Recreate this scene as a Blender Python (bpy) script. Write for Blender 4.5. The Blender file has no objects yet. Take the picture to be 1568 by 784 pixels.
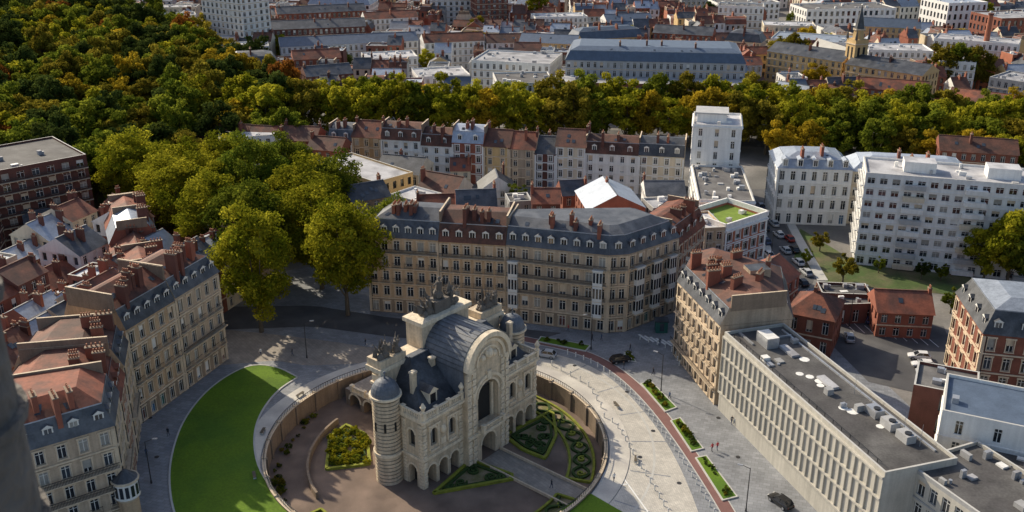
import bpy, math, random
import numpy as np
from math import sin,cos,pi,hypot,atan2,radians,sqrt
from mathutils import Vector, Matrix
random.seed(7); rng=np.random.default_rng(5)
sc=bpy.context.scene
sc.view_settings.view_transform='Standard'; sc.view_settings.look='None'; sc.view_settings.exposure=0
# ------------------------------------------------------------ survey helper: photo bearing -> plan position at height z
CH=90.0; FL=1500.0; PT=radians(22)
def G(u,v,z=0.0):
    du=(u-784)/FL; dv=(v-392)/FL
    t=(CH-z)/(sin(PT)+dv*cos(PT))
    return (du*t,(cos(PT)-dv*sin(PT))*t)
# ------------------------------------------------------------ materials
M={}
def mat(name,col,rough=.8,var=.22,scale=.5,fine=5.0,streak=0.0,metal=0.0,objvar=0.0,spec=.5,tint=None,bump=0.0,patch=0.0):
    m=bpy.data.materials.new(name); m.use_nodes=True; nt=m.node_tree; N=nt.nodes; Lk=nt.links
    bs=N['Principled BSDF']; bs.inputs['Roughness'].default_value=rough; bs.inputs['Metallic'].default_value=metal
    bs.inputs['Specular IOR Level'].default_value=spec
    tc=N.new('ShaderNodeTexCoord')
    def noise(s,det=3,vec=None):
        n=N.new('ShaderNodeTexNoise'); n.inputs['Scale'].default_value=s; n.inputs['Detail'].default_value=det
        Lk.new(vec or tc.outputs['Object'],n.inputs['Vector']); return n.outputs['Fac']
    def mth(op,a,b):
        n=N.new('ShaderNodeMath'); n.operation=op
        for i,x in enumerate((a,b)):
            if isinstance(x,(int,float)): n.inputs[i].default_value=x
            else: Lk.new(x,n.inputs[i])
        return n.outputs[0]
    val=mth('ADD',mth('MULTIPLY',mth('SUBTRACT',noise(scale,4),.5),var*3.2),1.0)
    nf=noise(fine,2)
    val=mth('ADD',val,mth('MULTIPLY',mth('SUBTRACT',nf,.5),var*2.2))
    if streak:
        mp=N.new('ShaderNodeMapping'); mp.inputs['Scale'].default_value=(1.6,1.6,.12); Lk.new(tc.outputs['Object'],mp.inputs['Vector'])
        val=mth('ADD',val,mth('MULTIPLY',mth('SUBTRACT',noise(1.0,4,mp.outputs[0]),.5),streak*3))
    if objvar:
        oi=N.new('ShaderNodeObjectInfo'); val=mth('ADD',val,mth('MULTIPLY',mth('SUBTRACT',oi.outputs['Random'],.5),objvar*2))
    val=mth('MAXIMUM',val,.25)
    base=N.new('ShaderNodeRGB'); base.outputs[0].default_value=(*col,1)
    src=base.outputs[0]
    if tint:
        mx=N.new('ShaderNodeMix'); mx.data_type='RGBA'; mx.inputs[6].default_value=(*col,1); mx.inputs[7].default_value=(*tint,1)
        rp=N.new('ShaderNodeValToRGB'); rp.color_ramp.elements[0].position=.42; rp.color_ramp.elements[1].position=.62
        Lk.new(noise(patch or scale*.6,5),rp.inputs[0]); Lk.new(rp.outputs[0],mx.inputs[0]); src=mx.outputs[2]
    vm=N.new('ShaderNodeVectorMath'); vm.operation='SCALE'; Lk.new(src,vm.inputs[0]); Lk.new(val,vm.inputs['Scale'])
    Lk.new(vm.outputs[0],bs.inputs['Base Color'])
    if bump:
        bp=N.new('ShaderNodeBump'); bp.inputs['Strength'].default_value=bump; bp.inputs['Distance'].default_value=.1
        Lk.new(nf,bp.inputs['Height']); Lk.new(bp.outputs[0],bs.inputs['Normal'])
    M[name]=m; return m
mat('stone',(.52,.365,.225),.85,.2,.35,4,.28,objvar=.12)
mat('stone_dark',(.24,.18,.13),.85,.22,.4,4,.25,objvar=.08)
mat('stone_grey',(.42,.325,.235),.85,.2,.35,4,.28,objvar=.12)
mat('stone_base',(.30,.225,.155),.85,.22,.4,4,.2,objvar=.1)
mat('trim',(.62,.50,.36),.8,.16,.6,4,.2)
mat('gate_stone',(.60,.49,.35),.85,.24,.5,3,.3)
mat('gate_trim',(.74,.63,.47),.85,.2,.6,3,.25)
mat('statue',(.15,.13,.11),.8,.3,.8,4)
mat('brick',(.26,.09,.057),.9,.24,.5,6,.12,objvar=.2)
mat('brick_orange',(.37,.135,.078),.9,.22,.5,6,.12,objvar=.12)
mat('brick_dark',(.145,.058,.044),.9,.25,.5,6,.12,objvar=.15)
mat('brick_tan',(.42,.27,.14),.9,.2,.5,6,.1)
mat('white',(.79,.78,.75),.75,.09,.4,4,.15,objvar=.06)
mat('cream',(.66,.57,.43),.8,.12,.4,4,.15,objvar=.06)
mat('cream_conc',(.47,.445,.39),.8,.12,.4,4,.2)
mat('yellow',(.60,.42,.20),.8,.12,.4,4,.1)
mat('grey',(.40,.40,.40),.8,.15,.4,4,.12,objvar=.2)
mat('slate',(.055,.061,.073),.48,.38,.5,3,.18,objvar=.25,spec=.5,tint=(.10,.106,.118))
mat('slate_blue',(.085,.115,.165),.5,.25,.5,5,.1,objvar=.25)
mat('tile',(.235,.075,.042),.8,.38,.45,2.6,.18,objvar=.3,tint=(.115,.05,.036))
mat('tile_brown',(.155,.064,.042),.8,.38,.45,2.6,.18,objvar=.3,tint=(.085,.045,.035))
mat('zinc',(.36,.40,.46),.40,.22,.4,4,.2,metal=.25,objvar=.2)
mat('lead',(.12,.135,.16),.6,.28,.8,4,.25,metal=0)
mat('flatroof',(.095,.09,.09),.85,.3,.3,3,objvar=.3,tint=(.15,.145,.14))
mat('flatroof_light',(.46,.46,.48),.8,.2,.3,3,objvar=.25,tint=(.28,.28,.30))
mat('sedum',(.17,.25,.03),.95,.3,.6,5)
mat('metal',(.45,.46,.48),.4,.15,1,4,metal=.5)
mat('iron',(.025,.025,.028),.5,.1)
mat('wframe',(.74,.73,.69),.6,.08)
mat('glass_dark',(.018,.022,.028),.07,.2,.4,1,spec=.8)
mat('glass_mid',(.05,.062,.078),.1,.3,.4,1,spec=.8)
mat('curtain',(.34,.33,.30),.35,.25,.6,2)
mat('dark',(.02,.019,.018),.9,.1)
mat('green_door',(.02,.12,.10),.5,.1)
mat('blue_door',(.03,.12,.25),.5,.1)
mat('pot',(.36,.15,.085),.8,.2)
mat('ground',(.14,.135,.125),.9,.25,.08,1.5,tint=(.24,.225,.21))
mat('asphalt',(.075,.075,.08),.85,.25,.25,6,tint=(.11,.108,.108))
mat('garden',(.06,.10,.022),.95,.4,.2,2,tint=(.13,.11,.06))
mat('gravel',(.22,.16,.125),.95,.26,.25,6,tint=(.145,.105,.083))
mat('bed_gravel',(.30,.235,.15),.95,.25,.6,5,tint=(.17,.16,.06))
mat('redpath',(.20,.10,.09),.9,.2,.4,6)
mat('ringpath',(.60,.565,.50),.75,.15,.3,5,tint=(.48,.45,.41))
mat('kerb',(.5,.49,.46),.8,.12)
mat('paint',(.78,.78,.76),.6,.08)
mat('lawn',(.115,.205,.006),.95,.3,.10,3,tint=(.065,.135,.006),bump=.5,patch=.09)
mat('hedge',(.035,.07,.012),.95,.4,1.5,8,bump=.6)
mat('hedge_light',(.24,.26,.03),.95,.35,1.2,8,bump=.6)
mat('bark',(.11,.09,.065),.9,.3,1,5)
mat('pillar',(.13,.12,.11),.9,.3,3,14,bump=.4)
# brick-like paving materials (cell pattern at true size)
def paving(name,c1,c2,cm,w,h,rough=.7,ang=0,var=.2,bmort=.02,ns=.16):
    m=bpy.data.materials.new(name); m.use_nodes=True; nt=m.node_tree; N=nt.nodes; Lk=nt.links
    bs=N['Principled BSDF']; bs.inputs['Roughness'].default_value=rough
    tc=N.new('ShaderNodeTexCoord'); mp=N.new('ShaderNodeMapping'); mp.inputs['Rotation'].default_value=(0,0,ang)
    Lk.new(tc.outputs['Object'],mp.inputs['Vector'])
    b=N.new('ShaderNodeTexBrick'); b.inputs['Scale'].default_value=1; b.inputs['Brick Width'].default_value=w; b.inputs['Row Height'].default_value=h
    b.inputs['Mortar Size'].default_value=bmort; b.inputs['Color1'].default_value=(*c1,1); b.inputs['Color2'].default_value=(*c2,1); b.inputs['Mortar'].default_value=(*cm,1)
    Lk.new(mp.outputs[0],b.inputs['Vector'])
    n=N.new('ShaderNodeTexNoise'); n.inputs['Scale'].default_value=ns; n.inputs['Detail'].default_value=8; n.inputs['Roughness'].default_value=.7; Lk.new(tc.outputs['Object'],n.inputs['Vector'])
    mr=N.new('ShaderNodeMapRange'); mr.inputs[1].default_value=.3; mr.inputs[2].default_value=.7; mr.inputs[3].default_value=1-var; mr.inputs[4].default_value=1+var
    Lk.new(n.outputs['Fac'],mr.inputs[0])
    vm=N.new('ShaderNodeVectorMath'); vm.operation='SCALE'; Lk.new(b.outputs[0],vm.inputs[0]); Lk.new(mr.outputs[0],vm.inputs['Scale'])
    Lk.new(vm.outputs[0],bs.inputs['Base Color']); M[name]=m
paving('cobbles',(.60,.56,.49),(.49,.46,.405),(.30,.285,.26),.42,.28,.5,.5,.2,.02,.3)
paving('paving',(.27,.28,.30),(.205,.215,.23),(.13,.13,.135),1.1,.7,.6,.3,.28)
paving('paving_warm',(.36,.31,.26),(.28,.245,.21),(.19,.175,.16),.9,.6,.7,.9,.28)
def leafmat(name,c_dark,c_light,transl=.4,hv=.25):
    m=bpy.data.materials.new(name); m.use_nodes=True; nt=m.node_tree; N=nt.nodes; Lk=nt.links; N.clear()
    out=N.new('ShaderNodeOutputMaterial'); d=N.new('ShaderNodeBsdfDiffuse'); t=N.new('ShaderNodeBsdfTranslucent'); mx=N.new('ShaderNodeMixShader')
    mx.inputs[0].default_value=transl
    at=N.new('ShaderNodeAttribute'); at.attribute_name='tint'
    cm=N.new('ShaderNodeMix'); cm.data_type='RGBA'; cm.inputs[6].default_value=(*c_dark,1); cm.inputs[7].default_value=(*c_light,1)
    Lk.new(at.outputs['Fac'],cm.inputs[0])
    oi=N.new('ShaderNodeObjectInfo'); mr=N.new('ShaderNodeMapRange'); mr.inputs[3].default_value=1-hv; mr.inputs[4].default_value=1+hv; Lk.new(oi.outputs['Random'],mr.inputs[0])
    vm=N.new('ShaderNodeVectorMath'); vm.operation='SCALE'; Lk.new(cm.outputs[2],vm.inputs[0]); Lk.new(mr.outputs[0],vm.inputs['Scale'])
    Lk.new(vm.outputs[0],d.inputs[0]); Lk.new(vm.outputs[0],t.inputs[0]); Lk.new(d.outputs[0],mx.inputs[1]); Lk.new(t.outputs[0],mx.inputs[2]); Lk.new(mx.outputs[0],out.inputs[0])
    M[name]=m
leafmat('leaf_lime',(.135,.155,.010),(.42,.38,.03),.5,.18)
leafmat('leaf_green',(.075,.108,.012),(.23,.25,.026),.5)
leafmat('leaf_dark',(.030,.05,.013),(.09,.115,.024),.4)
leafmat('leaf_olive',(.11,.10,.012),(.31,.25,.03),.45)
leafmat('leaf_yellow',(.23,.165,.012),(.50,.36,.03),.5)
leafmat('leaf_red',(.15,.06,.014),(.30,.12,.022),.45)
# ------------------------------------------------------------ mesh builder
class MB:
    def __init__(s): s.v=[];s.f=[];s.m=[];s.n=[]
    def face(s,pts,m):
        if m not in s.n: s.n.append(m)
        i=len(s.v); s.v.extend(pts); s.f.append(tuple(range(i,i+len(pts)))); s.m.append(s.n.index(m))
    def prism(s,poly,z0,z1,m,top=None,bot=False):
        k=len(poly)
        for i in range(k):
            a=poly[i];b=poly[(i+1)%k]; s.face([(a[0],a[1],z0),(b[0],b[1],z0),(b[0],b[1],z1),(a[0],a[1],z1)],m)
        s.face([(p[0],p[1],z1) for p in poly],top or m)
        if bot: s.face([(p[0],p[1],z0) for p in reversed(poly)],m)
    def obox(s,cx,cy,z0,z1,lx,ly,ang,m,top=None):
        c,q=cos(ang),sin(ang)
        s.prism([(cx+c*x-q*y,cy+q*x+c*y) for x,y in((-lx/2,-ly/2),(lx/2,-ly/2),(lx/2,ly/2),(-lx/2,ly/2))],z0,z1,m,top,True)
    def cyl(s,cx,cy,z0,z1,r0,r1,n,m,cap=True):
        for i in range(n):
            a=2*pi*i/n;b=2*pi*(i+1)/n
            s.face([(cx+r0*cos(a),cy+r0*sin(a),z0),(cx+r0*cos(b),cy+r0*sin(b),z0),(cx+r1*cos(b),cy+r1*sin(b),z1),(cx+r1*cos(a),cy+r1*sin(a),z1)],m)
        if cap: s.face([(cx+r1*cos(2*pi*i/n),cy+r1*sin(2*pi*i/n),z1) for i in range(n)],m)
    def beam(s,p,q,r0,r1,n,m):
        p=Vector(p);q=Vector(q);d=(q-p).normalized(); x=d.orthogonal().normalized(); y=d.cross(x)
        A=[p+(x*cos(2*pi*i/n)+y*sin(2*pi*i/n))*r0 for i in range(n)];B=[q+(x*cos(2*pi*i/n)+y*sin(2*pi*i/n))*r1 for i in range(n)]
        for i in range(n):
            j=(i+1)%n; s.face([tuple(A[i]),tuple(A[j]),tuple(B[j]),tuple(B[i])],m)
        s.face([tuple(b) for b in B],m); s.face([tuple(a) for a in reversed(A)],m)
    def ball(s,c,r,m,n=8,k=5,sq=(1,1,1)):
        R=[[(c[0]+r*sq[0]*sin(pi*j/k)*cos(2*pi*i/n),c[1]+r*sq[1]*sin(pi*j/k)*sin(2*pi*i/n),c[2]-r*sq[2]*cos(pi*j/k)) for i in range(n)] for j in range(k+1)]
        for j in range(k):
            for i in range(n):
                h=(i+1)%n
                if j==0: s.face([R[0][0],R[1][h],R[1][i]],m)
                elif j==k-1: s.face([R[j][i],R[j][h],R[k][0]],m)
                else: s.face([R[j][i],R[j][h],R[j+1][h],R[j+1][i]],m)
    def obj(s,name,parent=None,merge=False,smooth=False):
        V=np.array(s.v,dtype=float); c=np.array([(V[:,0].min()+V[:,0].max())/2,(V[:,1].min()+V[:,1].max())/2,V[:,2].min()])
        me=bpy.data.meshes.new(name); me.from_pydata((V-c).tolist(),[],s.f)
        for n in s.n: me.materials.append(M[n])
        me.polygons.foreach_set('material_index',s.m)
        if smooth: me.polygons.foreach_set('use_smooth',[True]*len(s.f))
        me.update(); o=bpy.data.objects.new(name,me); sc.collection.objects.link(o); o.location=c
        if parent: o.parent=parent; o.location=Vector(c)-parent.location
        return o
def empty(name,loc=(0,0,0)):
    o=bpy.data.objects.new(name,None); o.location=loc; sc.collection.objects.link(o); return o
def rect(a,b,depth):
    L=hypot(b[0]-a[0],b[1]-a[1]); dx,dy=(b[0]-a[0])/L,(b[1]-a[1])/L; n=(-dy*depth,dx*depth)
    return [a,b,(b[0]+n[0],b[1]+n[1]),(a[0]+n[0],a[1]+n[1])]
def inset(poly,ds):
    k=len(poly)
    if isinstance(ds,(int,float)): ds=[ds]*k
    Ls=[]
    for i in range(k):
        a=poly[i];b=poly[(i+1)%k];L=hypot(b[0]-a[0],b[1]-a[1]);dx,dy=(b[0]-a[0])/L,(b[1]-a[1])/L
        Ls.append(((a[0]-dy*ds[i],a[1]+dx*ds[i]),(dx,dy)))
    out=[]
    for i in range(k):
        p,d=Ls[i-1];q,e=Ls[i]; cr=d[0]*e[1]-d[1]*e[0]
        if abs(cr)<1e-4: out.append(q); continue
        t=((q[0]-p[0])*e[1]-(q[1]-p[1])*e[0])/cr; out.append((p[0]+d[0]*t,p[1]+d[1]*t))
    return out
GLS=['glass_dark']*7+['glass_mid']*3+['curtain']*1
def facade(mb,a,b,z0,z1,nf=3,nb=None,wall='stone',trim='trim',ww=1.2,whf=.63,sf=.18,det=1,balc=(),rev=.28,bay=2.5,gfm=None,blank=False,doors=True,cornice=True,frame='wframe',ibalc=(),course=True,oriels=()):
    ax,ay=a;L=hypot(b[0]-ax,b[1]-ay)
    if L<.3:return
    dx,dy=(b[0]-ax)/L,(b[1]-ay)/L; nx,ny=dy,-dx
    P=lambda s,z,o=0:(ax+dx*s+nx*o,ay+dy*s+ny*o,z)
    Q=lambda s0,s1,q0,q1,o,m:mb.face([P(s0,q0,o),P(s1,q0,o),P(s1,q1,o),P(s0,q1,o)],m)
    def bx(s0,s1,q0,q1,o0,o1,m):
        Q(s0,s1,q0,q1,o1,m)
        mb.face([P(s0,q1,o1),P(s1,q1,o1),P(s1,q1,o0),P(s0,q1,o0)],m)
        mb.face([P(s0,q0,o0),P(s1,q0,o0),P(s1,q0,o1),P(s0,q0,o1)],m)
        mb.face([P(s0,q0,o0),P(s0,q0,o1),P(s0,q1,o1),P(s0,q1,o0)],m)
        mb.face([P(s1,q0,o1),P(s1,q0,o0),P(s1,q1,o0),P(s1,q1,o1)],m)
    if blank or L<1.6: Q(0,L,z0,z1,0,wall); return
    nb=nb or max(1,int(L/bay)); bw=L/nb; fh=(z1-z0)/nf; ww=min(ww,bw*.74)
    if gfm is None and det>=2 and wall in('stone','stone_grey'): gfm='stone_base'
    for k in range(nf):
        f0=z0+k*fh;f1=f0+fh; wm=gfm if(k==0 and gfm) else wall
        s0=f0+fh*sf; s1=s0+fh*whf
        if k==0 and doors: s0=f0+.45; s1=f0+fh*.78
        Q(0,L,f0,s0,0,wm);Q(0,L,s1,f1,0,wm); x=0
        for j in range(nb):
            c=(j+.5)*bw;l=c-ww/2;r=c+ww/2
            Q(x,l,s0,s1,0,wm);x=r
            mb.face([P(l,s0,0),P(l,s0,-rev),P(l,s1,-rev),P(l,s1,0)],wm);mb.face([P(r,s0,-rev),P(r,s0,0),P(r,s1,0),P(r,s1,-rev)],wm)
            mb.face([P(l,s0,0),P(r,s0,0),P(r,s0,-rev),P(l,s0,-rev)],trim if det else wm);mb.face([P(l,s1,-rev),P(r,s1,-rev),P(r,s1,0),P(l,s1,0)],wm)
            gm=random.choice(GLS)
            if k==0 and doors and det>1 and random.random()<.3: gm=random.choice(['green_door','blue_door','brick_dark','dark'])
            Q(l,r,s0,s1,-rev,gm)
            if det>=1:
                o=-rev+.03; Q(c-.05,c+.05,s0,s1,o,frame);Q(l,l+.1,s0,s1,o,frame);Q(r-.1,r,s0,s1,o,frame)
                zt=s0+(s1-s0)*.72; Q(l+.1,c-.05,zt-.045,zt+.045,o,frame);Q(c+.05,r-.1,zt-.045,zt+.045,o,frame); Q(l+.1,c-.05,s1-.1,s1,o,frame);Q(c+.05,r-.1,s1-.1,s1,o,frame)
                if random.random()<.2:
                    zb_=s1-(s1-s0)*random.uniform(.25,.9); Q(l+.02,r-.02,zb_,s1,o+.02,random.choice([frame,'curtain','trim']))
            if det>=2:
                bx(l-.18,l,s0-.05,s1,0,.07,trim);bx(r,r+.18,s0-.05,s1,0,.07,trim);bx(l-.28,r+.28,s1,s1+.28,0,.15,trim);bx(l-.22,r+.22,s0-.2,s0-.05,0,.16,trim)
            if k in ibalc:
                bx(l-.3,r+.3,f0+.13,f0+.25,.13,.6,trim); bx(l-.3,r+.3,s0+.75,s0+.81,.54,.6,'iron')
                q=l-.3
                while q<r+.3: Q(q,q+.04,f0+.25,s0+.75,.58,'iron'); q+=.17
        Q(x,L,s0,s1,0,wm)
        if det>=1 and course and k<nf-1: bx(0,L,f1-.16,f1+.1,0,.1 if det<2 else .2,trim)
        if k in balc:
            bx(.2,L-.2,f0+.12,f0+.24,.2,.95,trim); bx(.2,L-.2,f0+1.1,f0+1.18,.88,.94,'iron')
            q=.2
            while q<L-.25: Q(q,q+.07,f0+.24,f0+1.1,.92,'iron'); q+=.19
            q=.5
            while q<L: bx(q,q+.2,f0-.35,f0+.12,.2,.6,trim); q+=bw/2
    if det>=2:
        for q in (0,L-.5): bx(q,q+.5,z0,z1-.45,0,.055,trim)
        bx(.62,.74,z0,z1-.45,.02,.16,'iron')
    if cornice:
        w=.5 if det>=2 else .3
        bx(0,L,z1-.45,z1-.12,0,w*.6,trim); bx(0,L,z1-.12,z1+.05,0,w,trim)
    for (oc,ow,k0,k1) in oriels:
        q0=z0+k0*fh+.15;q1=z0+k1*fh; s=oc
        bx(s-ow/2-.1,s+ow/2+.1,q0-.3,q0,.15,1.15,trim); bx(s-ow/2,s+ow/2,q0,q1,.0,.95,'wframe'); bx(s-ow/2-.1,s+ow/2+.1,q1,q1+.25,.0,1.15,'wframe')
        for k in range(k0,k1):
            g0=z0+k*fh+.9;g1=z0+(k+1)*fh-.35; e=ow/3
            for t in range(3): Q(s-ow/2+t*e+.1,s-ow/2+(t+1)*e-.1,g0,g1,.96,'glass_dark' if random.random()<.7 else 'glass_mid')
            for sg in(-1,1):
                xx=s+sg*(ow/2+.01); pts=[P(xx,g0,.2),P(xx,g0,.8),P(xx,g1,.8),P(xx,g1,.2)]
                mb.face(pts if sg<0 else pts[::-1],'glass_dark')
def dormers(mb,a,b,z,h1,d1,n,w=1.35,trim='wframe',roofm='slate',hh=1.85,zo=.45,of=.35,margin=0):
    ax,ay=a;L=hypot(b[0]-ax,b[1]-ay);dx,dy=(b[0]-ax)/L,(b[1]-ay)/L; nx,ny=dy,-dx
    P=lambda s,z,o=0:(ax+dx*s+nx*o,ay+dy*s+ny*o,z)
    for j in range(n):
        c=margin+(j+.5)*(L-2*margin)/n; l=c-w/2;r=c+w/2;zb=z+zo;zt=zb+hh; ob=-(d1*(zt+.5-z)/h1)-.3; o=-of
        mb.face([P(l,zb,o),P(r,zb,o),P(r,zt,o),P(l,zt,o)],trim)
        mb.face([P(l,zb,ob),P(l,zb,o),P(l,zt,o),P(l,zt,ob)],roofm);mb.face([P(r,zb,o),P(r,zb,ob),P(r,zt,ob),P(r,zt,o)],roofm)
        gm=random.choice(GLS); mb.face([P(l+.2,zb+.2,o+.03),P(c-.05,zb+.2,o+.03),P(c-.05,zt-.15,o+.03),P(l+.2,zt-.15,o+.03)],gm); mb.face([P(c+.05,zb+.2,o+.03),P(r-.2,zb+.2,o+.03),P(r-.2,zt-.15,o+.03),P(c+.05,zt-.15,o+.03)],gm)
        e=.15;k=zt+.5
        mb.face([P(l-e,zt,o+e),P(r+e,zt,o+e),P(c,k,o+e)],trim)
        mb.face([P(l-e,zt,o+e),P(c,k,o+e),P(c,k,ob),P(l-e,zt,ob)],roofm);mb.face([P(c,k,o+e),P(r+e,zt,o+e),P(r+e,zt,ob),P(c,k,ob)],roofm)
def chimney(mb,x,y,z0,z1,lx,ly,ang,m='brick',pots=3):
    mb.obox(x,y,z0,z1,lx,ly,ang,m); mb.obox(x,y,z1,z1+.15,lx+.15,ly+.15,ang,'stone_dark')
    for i in range(pots):
        t=(i+.5)/pots*lx-lx/2; mb.cyl(x+cos(ang)*t,y+sin(ang)*t,z1+.15,z1+.7,.15,.12,6,'pot')
BUILT=[]
def reg(poly):
    cx=sum(p[0] for p in poly)/len(poly);cy=sum(p[1] for p in poly)/len(poly)
    BUILT.append((poly,cx,cy,max(hypot(p[0]-cx,p[1]-cy) for p in poly)))
def inpoly(x,y,poly,grow=0):
    c=False;k=len(poly)
    for i in range(k):
        a=poly[i];b=poly[i-1]
        if (a[1]>y)!=(b[1]>y) and x<(b[0]-a[0])*(y-a[1])/(b[1]-a[1])+a[0]: c=not c
    return c
def free(x,y,r):
    for poly,cx,cy,R in BUILT:
        if hypot(x-cx,y-cy)<R+r:
            if inpoly(x,y,poly): return False
            k=len(poly)
            for i in range(k):
                a=poly[i];b=poly[(i+1)%k];L2=(b[0]-a[0])**2+(b[1]-a[1])**2
                t=max(0,min(1,((x-a[0])*(b[0]-a[0])+(y-a[1])*(b[1]-a[1]))/L2))
                if hypot(x-a[0]-t*(b[0]-a[0]),y-a[1]-t*(b[1]-a[1]))<r: return False
    return True
def units(mb,poly,z,n):
    xs=[p[0] for p in poly];ys=[p[1] for p in poly];ang=atan2(poly[1][1]-poly[0][1],poly[1][0]-poly[0][0]);inn=inset(poly,1.2);c=0
    for _ in range(n*6):
        x=random.uniform(min(xs),max(xs));y=random.uniform(min(ys),max(ys))
        if inpoly(x,y,inn):
            w=random.uniform(.4,1.7);h=random.uniform(.25,1.2)
            mb.obox(x,y,z,z+h,w,random.uniform(.5,1.3),ang,random.choice(['metal','white','grey','flatroof_light']));c+=1
            if random.random()<.4: mb.cyl(x+w,y,z,z+h*.8,.25,.25,8,'metal')
            if c>=n:break
def building(name,poly,h,roof='mansard',wall='stone',roofm='slate',topm=None,nf=4,edges={},z0=0,h1=3.6,d1=1.7,h2=1.2,d2=3.2,party=(),dorm=None,chim=2,rh=3.2,default=None,nunits=4,parent=None,cm=None,trim='trim',ridge_edge=0):
    mb=MB();k=len(poly); reg(poly); cm=cm or random.choice(['brick','brick_dark','brick'])
    for i in range(k):
        a=poly[i];b=poly[(i+1)%k]; kw=dict(default) if default is not None else dict(det=0,cornice=False)
        if i in party: kw=dict(blank=True)
        kw.update(edges.get(i,{})); kw.setdefault('nf',nf);kw.setdefault('wall',wall);kw.setdefault('trim',trim); facade(mb,a,b,z0,h,**kw)
    ang=atan2(poly[1][1]-poly[0][1],poly[1][0]-poly[0][0])
    cx=sum(p[0] for p in poly)/k;cy=sum(p[1] for p in poly)/k
    if roof=='mansard':
        e=[0 if i in party else d1 for i in range(k)];e2=[0 if i in party else d2+d1 for i in range(k)]
        r0=inset(poly,[0 if i in party else -.25 for i in range(k)]);r1=inset(poly,e);r2=inset(poly,e2)
        for A,B,za,zb,m in((r0,r1,h+.05,h+h1,roofm),(r1,r2,h+h1,h+h1+h2,topm or roofm)):
            for i in range(k):
                j=(i+1)%k; mb.face([(*A[i],za),(*A[j],za),(*B[j],zb),(*B[i],zb)],wall if i in party else m)
        rl=inset(poly,[0 if i in party else d1-.12 for i in range(k)])
        for i in range(k):
            if i not in party:
                j=(i+1)%k; mb.face([(*rl[i],h+h1-.12),(*rl[j],h+h1-.12),(*rl[j],h+h1+.08),(*rl[i],h+h1+.08)],'zinc')
            else:   # raised fire wall with coping between neighbours
                A_,B_=r1[i],r1[(i+1)%k]; L=hypot(B_[0]-A_[0],B_[1]-A_[1]); mb.obox((A_[0]+B_[0])/2,(A_[1]+B_[1])/2,h+h1-.6,h+h1+h2+.35,L*.96,.34,atan2(B_[1]-A_[1],B_[0]-A_[0]),'stone_dark','trim')
        mb.face([(*p,h+h1+h2) for p in r2],topm or roofm)
        if dorm:
            for i,n in dorm.items(): dormers(mb,poly[i],poly[(i+1)%k],h,h1,d1,n,roofm=roofm,trim=trim if trim!='trim' else 'wframe')
        zr=h+h1+h2
        for c in range(chim):
            t=(c+.5)/chim; ax=poly[0][0]*(1-t)+poly[1][0]*t; ay=poly[0][1]*(1-t)+poly[1][1]*t
            q=random.uniform(.25,.7)
            chimney(mb,ax*(1-q)+cx*q,ay*(1-q)+cy*q,h+1,zr+random.uniform(.6,1.8),random.uniform(1.2,2.6),.7,ang+pi/2,random.choice([cm,'brick_dark']),4)
        for c in range(chim):
            t=random.uniform(.1,.9);q=random.uniform(.2,.5)
            A=Vector((*r1[0],h+h1));Bv=Vector((*r1[1],h+h1));C=Vector((*r2[1],zr));D=Vector((*r2[0],zr))
            c0=A.lerp(Bv,t).lerp(D.lerp(C,t),q);e1=(Bv-A).normalized();e2=((D.lerp(C,t))-(A.lerp(Bv,t))).normalized();nn=e1.cross(e2)*.07
            mb.face([tuple(c0+nn-e1*.4-e2*.55),tuple(c0+nn+e1*.4-e2*.55),tuple(c0+nn+e1*.4+e2*.55),tuple(c0+nn-e1*.4+e2*.55)],'glass_mid')
    elif roof in('gable','hip'):
        o=.3; a,b,c,d=inset(poly,-o) if k==4 else poly[:4]
        if ridge_edge==1: a,b,c,d=b,c,d,a
        mid=lambda p,q:((p[0]+q[0])/2,(p[1]+q[1])/2)
        r0=mid(a,d);r1=mid(b,c)
        if roof=='hip':
            L=hypot(r1[0]-r0[0],r1[1]-r0[1]);t=min(.45,hypot(d[0]-a[0],d[1]-a[1])*.42/L)
            r0,r1=(r0[0]*(1-t)+r1[0]*t,r0[1]*(1-t)+r1[1]*t),(r1[0]*(1-t)+r0[0]*t,r1[1]*(1-t)+r0[1]*t)
        zr=h+rh
        mb.face([(*a,h-.05),(*b,h-.05),(*r1,zr),(*r0,zr)],roofm);mb.face([(*c,h-.05),(*d,h-.05),(*r0,zr),(*r1,zr)],roofm)
        gm=wall if roof=='gable' else roofm
        mb.face([(*b,h-.05),(*c,h-.05),(*r1,zr)],gm);mb.face([(*d,h-.05),(*a,h-.05),(*r0,zr)],gm)
        mb.obox((r0[0]+r1[0])/2,(r0[1]+r1[1])/2,zr-.06,zr+.1,hypot(r1[0]-r0[0],r1[1]-r0[1]),.3,atan2(r1[1]-r0[1],r1[0]-r0[0]),'tile_brown' if 'tile' in roofm else 'lead')
        for c_ in range(chim):
            t=random.choice([.04,.96,.5,random.random()]); x=r0[0]*(1-t)+r1[0]*t;y=r0[1]*(1-t)+r1[1]*t; q=random.uniform(-.25,.25)
            x+=(a[0]-d[0])*q;y+=(a[1]-d[1])*q
            chimney(mb,x,y,h,zr+random.uniform(.4,1.4),random.uniform(.9,2),.6,ang+pi/2,cm,random.randint(2,4))
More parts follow.
